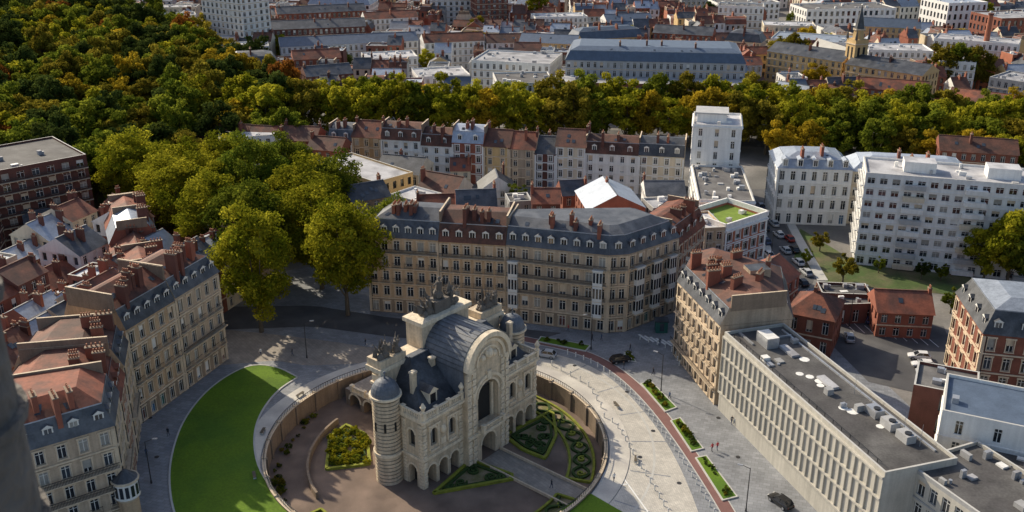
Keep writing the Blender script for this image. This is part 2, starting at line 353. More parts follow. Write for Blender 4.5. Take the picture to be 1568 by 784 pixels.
        if random.random()<.7:
            for _ in range(random.randint(1,4)):
                t=random.uniform(.2,.8);s=random.uniform(.3,.6);w=.45
                A=Vector((*a,h-.05));B=Vector((*b,h-.05));R0=Vector((*r0,zr));R1=Vector((*r1,zr))
                nrm=(B-A).cross(R0-A).normalized()*.06;e1=(B-A).normalized();e2=(R0-A)-e1*((R0-A).dot(e1));e2.normalize()
                c0=A.lerp(B,t).lerp(R0.lerp(R1,t),s)+nrm
                mb.face([tuple(c0-e1*w-e2*.6),tuple(c0+e1*w-e2*.6),tuple(c0+e1*w+e2*.6),tuple(c0-e1*w+e2*.6)],'glass_mid')
    else:
        inn=inset(poly,.3)
        for i in range(k):
            j=(i+1)%k
            mb.face([(*poly[i],h),(*poly[j],h),(*poly[j],h+.6),(*poly[i],h+.6)],trim if trim!='trim' else wall)
            mb.face([(*inn[j],h+.1),(*inn[i],h+.1),(*inn[i],h+.6),(*inn[j],h+.6)],wall)
            mb.face([(*poly[i],h+.6),(*poly[j],h+.6),(*inn[j],h+.6),(*inn[i],h+.6)],'kerb')
        mb.face([(*p,h+.1) for p in inn],roofm); units(mb,poly,h+.1,nunits)
    return mb.obj(name,parent)
def B(name,u0,v0,u1,v1,h,depth,roof='gable',wall='brick',roofm='slate',**k):
    a=G(u0,v0,h);b=G(u1,v1,h); L=hypot(b[0]-a[0],b[1]-a[1])
    k.setdefault('edges',{0:dict(det=1,cornice=False)}); k.setdefault('nf',max(1,round(h/3.3))); k.setdefault('chim',max(1,int(L/14)))
    return building(name,rect(a,b,depth),h,roof,wall,roofm,**k)
# ------------------------------------------------------------ GROUND
MC=(-12.5,140.0); MR=27.8; MZ=-3.2
def ringpts(r,n=128,c=MC): return [(c[0]+r*cos(2*pi*i/n),c[1]+r*sin(2*pi*i/n)) for i in range(n)]
mb=MB(); radii=[MR+.3,80,200,500,1200,5000]
for q in range(len(radii)-1):
    A=ringpts(radii[q],64);Bq=ringpts(radii[q+1],64)
    for i in range(64):
        j=(i+1)%64; mb.face([(*A[i],0),(*Bq[i],0),(*Bq[j],0),(*A[j],0)],'ground')
mb.obj('ground')
def annulus(name,r0,r1,z,m,n=128,a0=0,a1=2*pi,kerb=None,c=MC):
    mb=MB()
    for i in range(n):
        t0=a0+(a1-a0)*i/n;t1=a0+(a1-a0)*(i+1)/n
        p=lambda r,t,zz:(c[0]+r*cos(t),c[1]+r*sin(t),zz)
        mb.face([p(r0,t0,z),p(r1,t0,z),p(r1,t1,z),p(r0,t1,z)],m)
        if kerb:
            mb.face([p(r1,t0,kerb),p(r1,t1,kerb),p(r1,t1,z),p(r1,t0,z)],m);mb.face([p(r0,t1,kerb),p(r0,t0,kerb),p(r0,t0,z),p(r0,t1,z)],m)
    return mb.obj(name)
def resample(pl,n):
    d=[0]
    for i in range(1,len(pl)): d.append(d[-1]+hypot(pl[i][0]-pl[i-1][0],pl[i][1]-pl[i-1][1]))
    out=[]
    for k in range(n+1):
        t=d[-1]*k/n
        for i in range(1,len(d)):
            if t<=d[i]+1e-6:
                s=(t-d[i-1])/max(1e-6,d[i]-d[i-1]); out.append((pl[i-1][0]*(1-s)+pl[i][0]*s,pl[i-1][1]*(1-s)+pl[i][1]*s));break
    return out
def smooth(pl,it=2):
    for _ in range(it):
        q=[pl[0]]
        for i in range(len(pl)-1):
            a,b=pl[i],pl[i+1]; q+= [(a[0]*.75+b[0]*.25,a[1]*.75+b[1]*.25),(a[0]*.25+b[0]*.75,a[1]*.25+b[1]*.75)]
        q.append(pl[-1]); pl=q
    return pl
def strip(name,A,Bp,z,m,n=40,h=0,mb=None):
    A=resample(A,n);Bp=resample(Bp,n); own=mb is None; mb=mb or MB()
    for i in range(n):
        mb.face([(*A[i],z),(*Bp[i],z),(*Bp[i+1],z),(*A[i+1],z)],m)
        if h:
            mb.face([(*A[i],z),(*A[i+1],z),(*A[i+1],z-h),(*A[i],z-h)],m);mb.face([(*Bp[i+1],z),(*Bp[i],z),(*Bp[i],z-h),(*Bp[i+1],z-h)],m)
    if h:
        for i in(0,n): mb.face([(*A[i],z-h),(*Bp[i],z-h),(*Bp[i],z),(*A[i],z)],m)
    if own: return mb.obj(name)
def offs(pl,w):
    out=[]
    for i,p in enumerate(pl):
        a=pl[max(0,i-1)];b=pl[min(len(pl)-1,i+1)];L=hypot(b[0]-a[0],b[1]-a[1]) or 1
        out.append((p[0]-(b[1]-a[1])/L*w,p[1]+(b[0]-a[0])/L*w))
    return out
def line(name,pl,w,z,m,h=0,mb=None,n=None):
    n=n or max(4,len(pl)); pl=resample(pl,n); return strip(name,offs(pl,-w/2),offs(pl,w/2),z,m,n,h,mb)
def px(*l,z=0): return [G(u,v,z) for u,v in l]
annulus('plaza_paving',MR+.3,84,.012,'paving')
lo=smooth(px((455,578),(425,562),(385,558),(345,577),(310,605),(280,645),(264,690),(258,735),(266,790),(300,860)))
li=smooth(px((455,579),(425,598),(400,630),(388,665),(392,710),(415,750),(452,790),(500,850)))
strip('lawn',li,lo,.16,'lawn',60,.14)
mb=MB(); line('',li,.3,.20,'kerb',.2,mb,60); line('',lo,.3,.20,'kerb',.2,mb,60); mb.obj('lawn_kerb')
annulus('ring_footpath',MR+.9,MR+4.2,.13,'ringpath',kerb=.012)
circ=lambda r,a:(MC[0]+r*cos(radians(a)),MC[1]+r*sin(radians(a)))
inner=[circ(MR+4.3,a) for a in range(72,-95,-5)]
outer=smooth(px((800,533),(870,546),(925,570),(972,612),(1025,680),(1072,784),(1085,860)))+[(20,90),(0,80)]
strip('cobbled_road',inner,outer,.03,'cobbles',50)
rp=smooth(px((770,512),(820,523),(872,533),(922,552),(962,580),(1002,620),(1042,672),(1080,728),(1115,784),(1150,850)))
line('red_cycle_path',rp,2.0,.035,'redpath',n=50)
mb=MB(); line('',offs(rp,1.1),.16,.05,'kerb',.05,mb,50); line('',offs(rp,-1.1),.16,.05,'kerb',.05,mb,50); mb.obj('path_edging')
strip('back_road',px((345,505),(420,512),(500,522),(590,535)),px((330,560),(420,552),(470,560),(560,556)),.02,'paving_warm',20)
strip('boulevard_road',px((330,470),(480,468),(600,487),(760,500),(860,510)),px((345,505),(480,500),(590,515),(690,525),(820,522)),.028,'asphalt',20)
mb=MB()
for (a,b) in (((935,705),(992,784)),((935,705),(915,748)),((962,742),(925,742))):
    line('',px(a,b),.22,.045,'paint',0,mb,4)
for i in range(6):
    p=G(985+i*9,517+i*2); mb.obox(p[0],p[1],.03,.045,.5,3.2,.5,'paint')
for i in range(7):
    p=G(640+i*24,507+i*2.2); mb.obox(p[0],p[1],.034,.048,2.2,.14,-.1,'paint')
for i in range(9):   # parking bay lines
    p=G(1300+i*16,500+i*3); mb.obox(p[0],p[1],.045,.055,.12,4.6,.15,'paint')
mb.obj('road_marking')
mb=MB()
for a in range(0,360,15):
    if a<70 or a>300: line('',[circ(MR+4.6,a),circ(MR+11,a)],.25,.04,'paving',0,mb,2)
line('',[circ(MR+8.2,a) for a in range(70,-90,-4)],.35,.044,'kerb',0,mb,40); mb.obj('drain_channel')
mb=MB()
for (u,v) in [(960,600),(1000,660),(880,560),(1040,740),(240,700),(230,640),(1100,640),(1130,700),(420,540),(980,700)]:
    p=G(u,v); mb.cyl(*p,.03,.055,.38,.38,14,'iron')
mb.obj('manhole_cover')
mb=MB(); mb.face([(*p,.15) for p in px((905,757),(962,790),(985,850),(850,850),(855,782))],'lawn'); mb.obj('lawn')
mb=MB(); mb.face([(*p,.04) for p in px((1250,505),(1300,470),(1445,500),(1470,560),(1440,610),(1330,585))],'asphalt'); mb.obj('parking_lot')
strip('side_street',px((1045,500),(1120,440),(1185,395),(1165,330),(1150,290)),px((1075,540),(1190,470),(1250,430),(1215,370),(1175,290)),.03,'asphalt',30)
strip('sidewalk',px((1185,395),(1165,330),(1150,290)),px((1172,395),(1153,330),(1140,290)),.13,'kerb',10,.12)
strip('sidewalk',px((1252,430),(1218,370),(1178,290)),px((1268,430),(1232,370),(1188,290)),.13,'kerb',10,.12)
mb=MB(); mb.face([(*p,.045) for p in px((1215,400),(1225,350),(1300,395),(1470,420),(1568,445),(1568,475),(1440,450),(1270,435))],'garden'); mb.obj('garden')
mb=MB(); mb.face([(*p,.03) for p in ((-112,258),(-78,330),(-104,392),(-154,480),(-226,575),(-330,640),(-480,640),(-480,330),(-200,270))],'garden'); mb.obj('park_grass')
strip('boulevard',[(-100,334),(0,332),(80,322),(180,296),(260,270)],[(-100,350),(0,348),(80,338),(180,312),(260,286)],.03,'asphalt',20)
# ------------------------------------------------------------ MOAT
moat=empty('sunken_moat_garden',(*MC,MZ))
mb=MB(); mb.face([(*p,MZ) for p in ringpts(MR+.2,128)],'gravel'); mb.obj('floor',moat)
mb=MB(); A=ringpts(MR,128);C=ringpts(MR+.6,128);n=128;PW=.45
for i in range(n):
    j=(i+1)%n
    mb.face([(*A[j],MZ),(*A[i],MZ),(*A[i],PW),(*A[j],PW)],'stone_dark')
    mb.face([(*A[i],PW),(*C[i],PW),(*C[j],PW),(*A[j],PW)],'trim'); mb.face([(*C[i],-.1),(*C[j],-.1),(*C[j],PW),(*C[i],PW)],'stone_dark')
for i in range(0,128,4):
    a=2*pi*i/128; mb.obox(MC[0]+(MR+.3)*cos(a),MC[1]+(MR+.3)*sin(a),PW,PW+.2,.45,.7,a+pi/2,'trim'); mb.obox(MC[0]+(MR-.12)*cos(a),MC[1]+(MR-.12)*sin(a),MZ,PW-.15,.28,.7,a,'stone_dark')
mb.obj('retaining_wall',moat)
mb=MB()
for i in range(320):
    a=2*pi*i/320; x=MC[0]+(MR+.3)*cos(a);y=MC[1]+(MR+.3)*sin(a); mb.obox(x,y,PW,PW+.8,.05,.05,a,'iron')
R1=ringpts(MR+.27,128);R2=ringpts(MR+.35,128)
for i in range(128):
    j=(i+1)%128; zt=PW+.86
    mb.face([(*R1[i],zt),(*R2[i],zt),(*R2[j],zt),(*R1[j],zt)],'iron');mb.face([(*R2[i],zt-.08),(*R2[j],zt-.08),(*R2[j],zt),(*R2[i],zt)],'iron');mb.face([(*R1[j],zt-.08),(*R1[i],zt-.08),(*R1[i],zt),(*R1[j],zt)],'iron')
mb.obj('railing',moat)
GA=(-14.0,131.0); gx=(.65,.76); gy=(-.76,.65)
def gp(x,y): return (GA[0]+gx[0]*x+gy[0]*y,GA[1]+gx[1]*x+gy[1]*y)
def gp3(x,y,z): p=gp(x,y); return (p[0],p[1],z)
GANG=atan2(.76,.65)
par=MB(); hed=MB()
def fill(pts,m,z): par.face([(*p,z) for p in pts],m)
def border(pts,w=.45,h=.45,m='hedge'): line('',pts+[pts[0]],w,MZ+h,m,h,hed,n=len(pts)*6)
def scroll(c,r,turns=1.6,s=1,a0=0,w=.35,m='hedge'):
    pl=[(c[0]+(r*(1-t*.8))*cos(a0+s*t*turns*2*pi),c[1]+(r*(1-t*.8))*sin(a0+s*t*turns*2*pi)) for t in [i/24 for i in range(25)]]
    line('',pl,w,MZ+.38,m,.38,hed,n=24)
def arcp(r,a0,a1,n=24): return [circ(r,a0+(a1-a0)*i/n) for i in range(n+1)]
for (a0,a1) in((-16,52),(-78,-28),(-140,-84)):
    strip('',arcp(MR-6,a0,a1),arcp(MR-1.2,a0,a1),MZ+.03,'bed_gravel',40,0,par)
    for r in(MR-5.6,MR-1.6): line('',arcp(r,a0,a1),.4,MZ+.42,'hedge_light',.42,hed,40)
    for a in (a0,a1): line('',[circ(MR-5.6,a),circ(MR-1.6,a)],.4,MZ+.425,'hedge_light',.425,hed,4)
    nn=120; L=(a1-a0)
    for ph in(0,pi):
        pl=[circ(MR-3.6+1.35*sin(ph+t*L/9*pi),a0+1+(L-2)*t) for t in [i/nn for i in range(nn+1)]]
        line('',pl,.42,MZ+.40,'hedge',.40,hed,nn)
    k=int(abs(L)/9)
    for i in range(k):
        c=circ(MR-3.6,a0+L*(i+.5)/k); scroll(c,.75,1.2,1 if i%2 else -1,i,.3,'hedge_light')
tri1=px((664,757),(722,706),(796,733),z=MZ); tri2=px((772,668),(846,630),(852,668),(835,704),(800,690),z=MZ)
tri3=px((500,720),(505,672),(530,652),(562,668),(566,712),z=MZ)
for T in(tri1,tri2,tri3):
    fill(T,'bed_gravel',MZ+.03); border(T,.5,.45,'hedge_light'); cx=sum(p[0] for p in T)/len(T);cy=sum(p[1] for p in T)/len(T)
    T2=[(cx+(p[0]-cx)*.78,cy+(p[1]-cy)*.78) for p in T]; border(T2,.4,.35,'hedge')
    for i,p in enumerate(T):
        for q in(.35,.58): scroll((cx+(p[0]-cx)*q,cy+(p[1]-cy)*q),1.3-.9*q,1.5,1 if i%2 else -1,i*2+q,.34,'hedge')
par.obj('planting_beds',moat); hed.obj('box_hedges',moat)
mb=MB(); w0=[gp(14,-1.5),gp(14,-24)]; line('',w0,5.2,MZ+.02,'paving_warm',0,mb,6)
for s in(-2.7,2.7): line('',[gp(14+s,-1.5),gp(14+s,-21)],.25,MZ+.5,'trim',.5,mb,6)
mb.obj('entrance_walk',moat)
# ------------------------------------------------------------ GATE
gate=empty('triumphal_arch_gate',(*gp(14,5),MZ))
def wallarch(mb,a,b,z0,z1,arches,wall,depth=1.0,back='dark',o=0,sill=None,ns=10,arcm=None):
    ax,ay=a;L=hypot(b[0]-ax,b[1]-ay);dx,dy=(b[0]-ax)/L,(b[1]-ay)/L; nx,ny=dy,-dx
    P=lambda s,z,q=0:(ax+dx*s+nx*(q+o),ay+dy*s+ny*(q+o),z)
    x=0
    for (c,hw,sp,zb) in arches:
        l,r=c-hw,c+hw
        if l>x: mb.face([P(x,z0),P(l,z0),P(l,z1),P(x,z1)],wall)
        if zb>z0: mb.face([P(l,z0),P(r,z0),P(r,zb),P(l,zb)],wall); mb.face([P(l,zb),P(r,zb),P(r,zb,-depth),P(l,zb,-depth)],wall)
        A=[(c-hw*cos(pi*i/ns),sp+hw*sin(pi*i/ns)) for i in range(ns+1)]
        for i in range(ns):
            (s0,q0),(s1,q1)=A[i],A[i+1]
            mb.face([P(s0,q0),P(s1,q1),P(s1,z1),P(s0,z1)],wall)
            mb.face([P(s0,q0,-depth),P(s1,q1,-depth),P(s1,q1),P(s0,q0)],wall)
            if arcm:
                k=1.0+.35/hw; (t0,w0_),(t1,w1_)=[(c+(s-c)*k,sp+(q-sp)*k) for s,q in(A[i],A[i+1])]
                mb.face([P(s0,q0,.1),P(s1,q1,.1),P(t1,w1_,.1),P(t0,w0_,.1)],arcm); mb.face([P(t0,w0_,0),P(t0,w0_,.1),P(t1,w1_,.1),P(t1,w1_,0)],arcm)
        mb.face([P(l,zb),P(l,zb,-depth),P(l,sp,-depth),P(l,sp)],wall);mb.face([P(r,zb,-depth),P(r,zb),P(r,sp),P(r,sp,-depth)],wall)
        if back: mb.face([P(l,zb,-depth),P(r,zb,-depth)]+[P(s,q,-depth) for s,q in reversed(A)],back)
        x=r
    if x<L: mb.face([P(x,z0),P(L,z0),P(L,z1),P(x,z1)],wall)
def gbox(mb,x0,x1,y0,y1,z0,z1,m): mb.prism([gp(x0,y0),gp(x1,y0),gp(x1,y1),gp(x0,y1)],z0,z1,m,None,True)
def bal(mb,x0,y0,x1,y1,z,ped=True):
    L=hypot(x1-x0,y1-y0);n=int(L/.38)
    a=GANG+atan2(y1-y0,x1-x0); m=gp((x0+x1)/2,(y0+y1)/2)
    mb.obox(*m,z,z+.2,L,.45,a,'gate_trim'); mb.obox(*m,z+1.0,z+1.2,L,.45,a,'gate_trim')
    for i in range(n):
        t=(i+.5)/n; p=gp(x0+(x1-x0)*t,y0+(y1-y0)*t); mb.cyl(*p,z+.2,z+.5,.07,.13,6,'gate_trim',False); mb.cyl(*p,z+.5,z+1.0,.13,.07,6,'gate_trim',False)
    k=max(1,round(L/3.2))
    for i in range(k+1):
        t=i/k;p=gp(x0+(x1-x0)*t,y0+(y1-y0)*t); mb.obox(*p,z,z+1.3,.6,.6,a,'gate_trim'); mb.obox(*p,z+1.3,z+1.42,.75,.75,a,'gate_trim')
g=MB(); Z=lambda h:MZ+h
GL_=28;GD=11
for x0 in(0,19):
    x1=x0+9
    wallarch(g,gp(x0,0),gp(x1,0),Z(0),Z(5.2),[(1.9,.95,Z(2.9),Z(0)),(4.5,.95,Z(2.9),Z(0)),(7.1,.95,Z(2.9),Z(0))],'gate_stone',1.8,'dark',arcm='gate_trim')  # near-black backing: the shade inside the arcade is put into its colour
    gbox(g,x0-.15,x1,-.3,0.02,Z(5.2),Z(5.75),'gate_trim')
    wallarch(g,gp(x0,0),gp(x1,0),Z(5.75),Z(12),[(2.5,.75,Z(9.6),Z(7.2)),(6.6,.75,Z(9.6),Z(7.2))],'gate_stone',.5,'glass_dark',arcm='gate_trim')
    for c in(2.5,6.6):
        gbox(g,x0+c-1.15,x0+c-.85,-.2,0,Z(6.7),Z(10.9),'gate_trim');gbox(g,x0+c+.85,x0+c+1.15,-.2,0,Z(6.7),Z(10.9),'gate_trim');gbox(g,x0+c-1.3,x0+c+1.3,-.4,0,Z(10.9),Z(11.2),'gate_trim')
        gbox(g,x0+c-.95,x0+c+.95,-.3,0,Z(6.3),Z(6.65),'gate_trim'); gbox(g,x0+c-.04,x0+c+.04,.42,.46,Z(7.2),Z(10.2),'wframe')
    g.ball(gp3(x0+4.55,-.05,Z(9.3)),.62,'gate_trim',10,6,(1,1,1.25)); gbox(g,x0+4.0,x0+5.1,-.12,0,Z(6.6),Z(7.7),'gate_trim')
    for xx in(x0,x0+8.2):
        for k in range(19):
            zz=Z(.05+k*.62)
            gbox(g,xx,xx+.8,-.2 if k%2 else -.11,-.004,zz,zz+.5,'gate_trim')
    gbox(g,x0-.2,x1,-.35,0.02,Z(12),Z(12.4),'gate_trim');gbox(g,x0-.45,x1,-.8,0.02,Z(12.4),Z(12.8),'gate_trim')
    for i in range(22): gbox(g,x0+.1+i*.4,x0+.3+i*.4,-.55,-.36,Z(12.1),Z(12.38),'gate_trim')
for (a,b,sx) in((gp(0,GD),gp(0,0),0),(gp(GL_,0),gp(GL_,GD),1)):
    wallarch(g,a,b,Z(0),Z(5.2),[(8.6,.9,Z(2.9),Z(0))] if not sx else [(2.4,.9,Z(2.9),Z(0))],'gate_stone',1.2,'dark',arcm='gate_trim')
    wallarch(g,a,b,Z(5.2),Z(12.8),[(8.6,.7,Z(9.6),Z(7.2))] if not sx else [(2.4,.7,Z(9.6),Z(7.2))],'gate_stone',.5,'glass_dark',arcm='gate_trim')
    xs=(-.14,0) if not sx else (GL_,GL_+.14)
    for k in range(19):
        zz=Z(.05+k*.62)
        for y in(0.02,3.6): gbox(g,xs[0],xs[1],y,y+.8,zz,zz+.54,'gate_trim')
    e=(-.4,0.01) if not sx else (GL_-.01,GL_+.4)
    gbox(g,e[0],e[1],-.1,GD,Z(12.3),Z(12.85),'gate_trim');gbox(g,e[0]*.6+.0 if not sx else e[0],e[1] if not sx else GL_+.25,-.1,GD,Z(5.22),Z(5.7),'gate_trim')
cy=-1.3
wallarch(g,gp(9,cy),gp(19,cy),Z(0),Z(5.6),[(5,1.7,Z(2.9),Z(0))],'gate_stone',3.0,None,arcm='gate_trim')
wallarch(g,gp(9,cy),gp(19,cy),Z(5.6),Z(18),[(5,2.5,Z(12.0),Z(6.6))],'gate_stone',1.6,'stone_dark',arcm='gate_trim')
gbox(g,12.2,15.8,cy+1.3,cy+1.4,Z(6.7),Z(12.6),'dark')
for s in (-1,1):
    gbox(g,14+s*2.05-.25,14+s*2.05+.25,cy+.9,cy+1.45,Z(6.6),Z(13.0),'gate_trim')
g.face([gp3(9,0,Z(0)),gp3(9,cy,Z(0)),gp3(9,cy,Z(18)),gp3(9,0,Z(18))],'gate_stone');g.face([gp3(19,cy,Z(0)),gp3(19,0,Z(0)),gp3(19,0,Z(18)),gp3(19,cy,Z(18))],'gate_stone')
gbox(g,8.8,19.2,cy-.35,cy,Z(5.3),Z(5.8),'gate_trim')
gbox(g,11.4,16.6,cy-1.3,cy,Z(5.8),Z(6.1),'gate_trim')
for s in(9,10.15,17.05,18.2):
    for k in range(29):
        zz=Z(.05+k*.62)
        if zz+.5<Z(18) and not(Z(5.1)<zz<Z(5.9)): gbox(g,s,s+.8,cy-(.26 if k%2 else .13),cy-.004,zz,zz+.5,'gate_trim')
ns=20
def ringarc(mb,cx,cz,r0,r1,y0,y1,m,n=20):
    for i in range(n):
        a=pi*i/n;b=pi*(i+1)/n
        q=lambda r,t,y:gp3(cx-r*cos(t),y,cz+r*sin(t))
        mb.face([q(r0,a,y0),q(r0,b,y0),q(r1,b,y0),q(r1,a,y0)][::-1],m)
        mb.face([q(r1,a,y0),q(r1,b,y0),q(r1,b,y1),q(r1,a,y1)],m); mb.face([q(r0,a,y0),q(r0,a,y1),q(r0,b,y1),q(r0,b,y0)],m)
for i in range(ns):
    a=pi*i/ns;b=pi*(i+1)/ns
    g.face([gp3(14,cy,Z(18)),gp3(14-4.9*cos(b),cy,Z(18)+4.6*sin(b)),gp3(14-4.9*cos(a),cy,Z(18)+4.6*sin(a))],'gate_stone')
ringarc(g,14,Z(17.9),4.5,5.3,cy-.65,cy+.5,'gate_trim'); ringarc(g,14,Z(17.9),3.6,4.1,cy-.3,cy,'gate_trim'); ringarc(g,14,Z(12.0),3.3,3.8,cy-.3,cy,'gate_trim')
ringarc(g,14,Z(17.9),2.6,2.9,cy-.2,cy,'gate_trim')
g.ball(gp3(14,cy-.1,Z(19.6)),.9,'gate_trim',10,6,(1,1,1.1)); g.ball(gp3(12.6,cy-.1,Z(19.1)),.6,'gate_trim',8,5);g.ball(gp3(15.4,cy-.1,Z(19.1)),.6,'gate_trim',8,5)
for s in(9.0,17.6): gbox(g,s,s+1.4,cy-.4,cy+.5,Z(17.3),Z(18),'gate_trim')
gbox(g,14-.5,14+.5,cy-.45,cy,Z(14.9),Z(16.4),'gate_trim')
gbox(g,0,28,8.5,GD,Z(0),Z(18.2),'gate_stone')
gbox(g,-.8,28.8,8.1,GD+.6,Z(18.2),Z(18.9),'gate_trim'); gbox(g,-.3,28.3,8.3,GD+.3,Z(15.4),Z(15.8),'gate_trim')
gbox(g,-.5,5,8.3,GD+.5,Z(18.9),Z(20.2),'gate_stone');gbox(g,23,28.5,8.3,GD+.5,Z(18.9),Z(20.2),'gate_stone')
gbox(g,8.5,19.5,8.0,GD+.8,Z(18.9),Z(23.2),'gate_stone');gbox(g,8.1,19.9,7.6,GD+1.2,Z(23.2),Z(23.9),'gate_trim')
for x in(-.9,5.2,22.8,28.2): gbox(g,x,x+.9,7.9,8.5,Z(12.8),Z(18.2),'gate_trim')
for k in range(10):
    gbox(g,-.16,0,8.6,10.9,Z(.1+k*1.8),Z(1.0+k*1.8),'gate_trim')
g.obj('walls',gate)
b_=MB()
bal(b_,.2,-.3,8.6,-.3,Z(12.8));bal(b_,19.4,-.3,27.8,-.3,Z(12.8));bal(b_,-.1,0,-.1,8,Z(12.8));bal(b_,28.1,0,28.1,8,Z(12.8));bal(b_,11.6,cy-1.1,16.4,cy-1.1,Z(6.1))
for x in(.1,27.9,19.4,8.7):
    p=gp(x,-.3); b_.cyl(*p,Z(14.2),Z(14.5),.3,.2,8,'gate_trim');b_.cyl(*p,Z(14.5),Z(15.2),.2,.5,8,'gate_trim');b_.cyl(*p,Z(15.2),Z(15.9),.5,.1,8,'gate_trim')
b_.obj('balustrade',gate)
r=MB()
def roofq(pts,m='slate'): r.face([gp3(*p) for p in pts],m)
e=Z(12.9);rd=Z(19.2)
for (x0,x1,hipside) in((.9,9,0),(19,27.1,1)):
    if hipside==0:
        roofq([(x0,.9,e),(x1+2,.9,e),(x1+2,7.2,rd),(x0+4,7.2,rd)]);roofq([(x0,8.5,e),(x0,.9,e),(x0+4,7.2,rd),(x0+4,8.5,rd)])
    else:
        roofq([(x0-2,.9,e),(x1,.9,e),(x1-4,7.2,rd),(x0-2,7.2,rd)]);roofq([(x1,.9,e),(x1,8.5,e),(x1-4,8.5,rd),(x1-4,7.2,rd)])
roofq([(4.9,7.2,rd),(23.1,7.2,rd),(23.1,8.5,rd),(4.9,8.5,rd)],'lead')
gbox(r,4.9,9.5,7.0,7.5,rd-.02,rd+.2,'lead');gbox(r,18.5,23.1,7.0,7.5,rd-.02,rd+.2,'lead')
roofq([(0,-.1,Z(12.78)),(28,-.1,Z(12.78)),(28,8.5,Z(12.78)),(0,8.5,Z(12.78))],'lead')
for i in range(ns):
    a=pi*i/ns;b=pi*(i+1)/ns;R=5.35
    q=lambda t,y:gp3(14-R*cos(t),y,Z(17.95)+R*sin(t)); r.face([q(a,cy+.5),q(b,cy+.5),q(b,8.2),q(a,8.2)],'lead')
    q=lambda t,y,RR:gp3(14-RR*cos(t),y,Z(17.95)+RR*sin(t)); r.face([q(a-.012,cy+.5,R+.06),q(a+.012,cy+.5,R+.06),q(a+.012,8.2,R+.06),q(a-.012,8.2,R+.06)],'slate')
roofq([(9,cy+.5,Z(13)),(9,8.4,Z(13)),(8.7,8.4,Z(18)),(8.7,cy+.5,Z(18))][::-1],'lead');roofq([(19,cy+.5,Z(13)),(19,8.4,Z(13)),(19.3,8.4,Z(18)),(19.3,cy+.5,Z(18))],'lead')
for x in(4.2,23.8):
    gbox(r,x-.9,x+.9,1.6,4.5,Z(13.2),Z(15.6),'gate_trim'); r.face([gp3(x-.6,1.58,Z(13.6)),gp3(x+.6,1.58,Z(13.6)),gp3(x+.6,1.58,Z(15.2)),gp3(x-.6,1.58,Z(15.2))],'glass_dark')
    roofq([(x-1.1,1.3,Z(15.6)),(x,1.3,Z(16.5)),(x,6,Z(16.5)),(x-1.1,6,Z(15.6))]);roofq([(x,1.3,Z(16.5)),(x+1.1,1.3,Z(15.6)),(x+1.1,6,Z(15.6)),(x,6,Z(16.5))]);r.face([gp3(x-1.1,1.35,Z(15.6)),gp3(x+1.1,1.35,Z(15.6)),gp3(x,1.35,Z(16.5))],'gate_trim')
for (x,y) in((2.2,4.0),(7.6,5.2),(20.6,5.2),(25.5,4)): gbox(r,x,x+.9,y,y+.7,Z(13),Z(18.5),'gate_stone');gbox(r,x-.1,x+1.0,y-.1,y+.8,Z(18.5),Z(18.8),'gate_trim')
r.obj('slate_roof',gate)
t=MB()
for sx in(-1.3,29.3):
    c=gp(sx,6.6)
    for k in range(23):
        z=Z(k*.66); t.cyl(*c,z,z+.5,2.2,2.2,28,'gate_stone');t.cyl(*c,z+.5,z+.66,2.05,2.05,28,'stone_dark',False)
    t.cyl(*c,Z(15.2),Z(15.5),2.2,2.55,28,'gate_trim');t.cyl(*c,Z(15.5),Z(15.85),2.6,2.6,28,'gate_trim')
    t.cyl(*c,Z(5.2),Z(5.7),2.4,2.4,28,'gate_trim')
    for j in range(6):
        a=j*pi/12;b2=(j+1)*pi/12; t.cyl(*c,Z(15.85)+2.9*sin(a)*.9,Z(15.85)+2.9*sin(b2)*.9,2.3*cos(a),max(.03,2.3*cos(b2)),20,'lead',False)
    t.cyl(*c,Z(18.4),Z(19.3),.2,.05,8,'lead'); t.ball((c[0],c[1],Z(19.4)),.22,'lead')
    for j in range(8):
        a=j*pi/4; p=(c[0]+2.21*cos(a),c[1]+2.21*sin(a)); t.obox(*p,Z(9.8),Z(11.4),.12,.35,a,'dark')
t.obj('turrets',gate)
s_=MB()
def figure(x,y,z,h,lean=0,m='statue'):
    p=lambda dx,dy,dz:gp3(x+dx*h,y+dy*h,z+dz*h)
    s_.beam(p(-.1,0,0),p(-.06,0,.45),.07*h,.10*h,7,m);s_.beam(p(.16,-.12,0),p(.05,0,.42),.06*h,.10*h,7,m)
    s_.beam(p(0,0,.42),p(lean*.1,0,.8),.12*h,.14*h,8,m); s_.ball(p(lean*.12,0,.93),.075*h,m,8,6,(1,1,1.2)); s_.beam(p(lean*.1,0,.8),p(lean*.12,0,.9),.05*h,.045*h,6,m)
    s_.beam(p(lean*.1-.13,0,.77),p(-.3,-.05,.6+.2*lean),.05*h,.035*h,6,m);s_.beam(p(lean*.1+.13,0,.77),p(.32,0,.75+.2*lean),.05*h,.03*h,6,m)
    s_.ball(p(0,.05,.2),.22*h,m,8,5,(1,1,1.2))
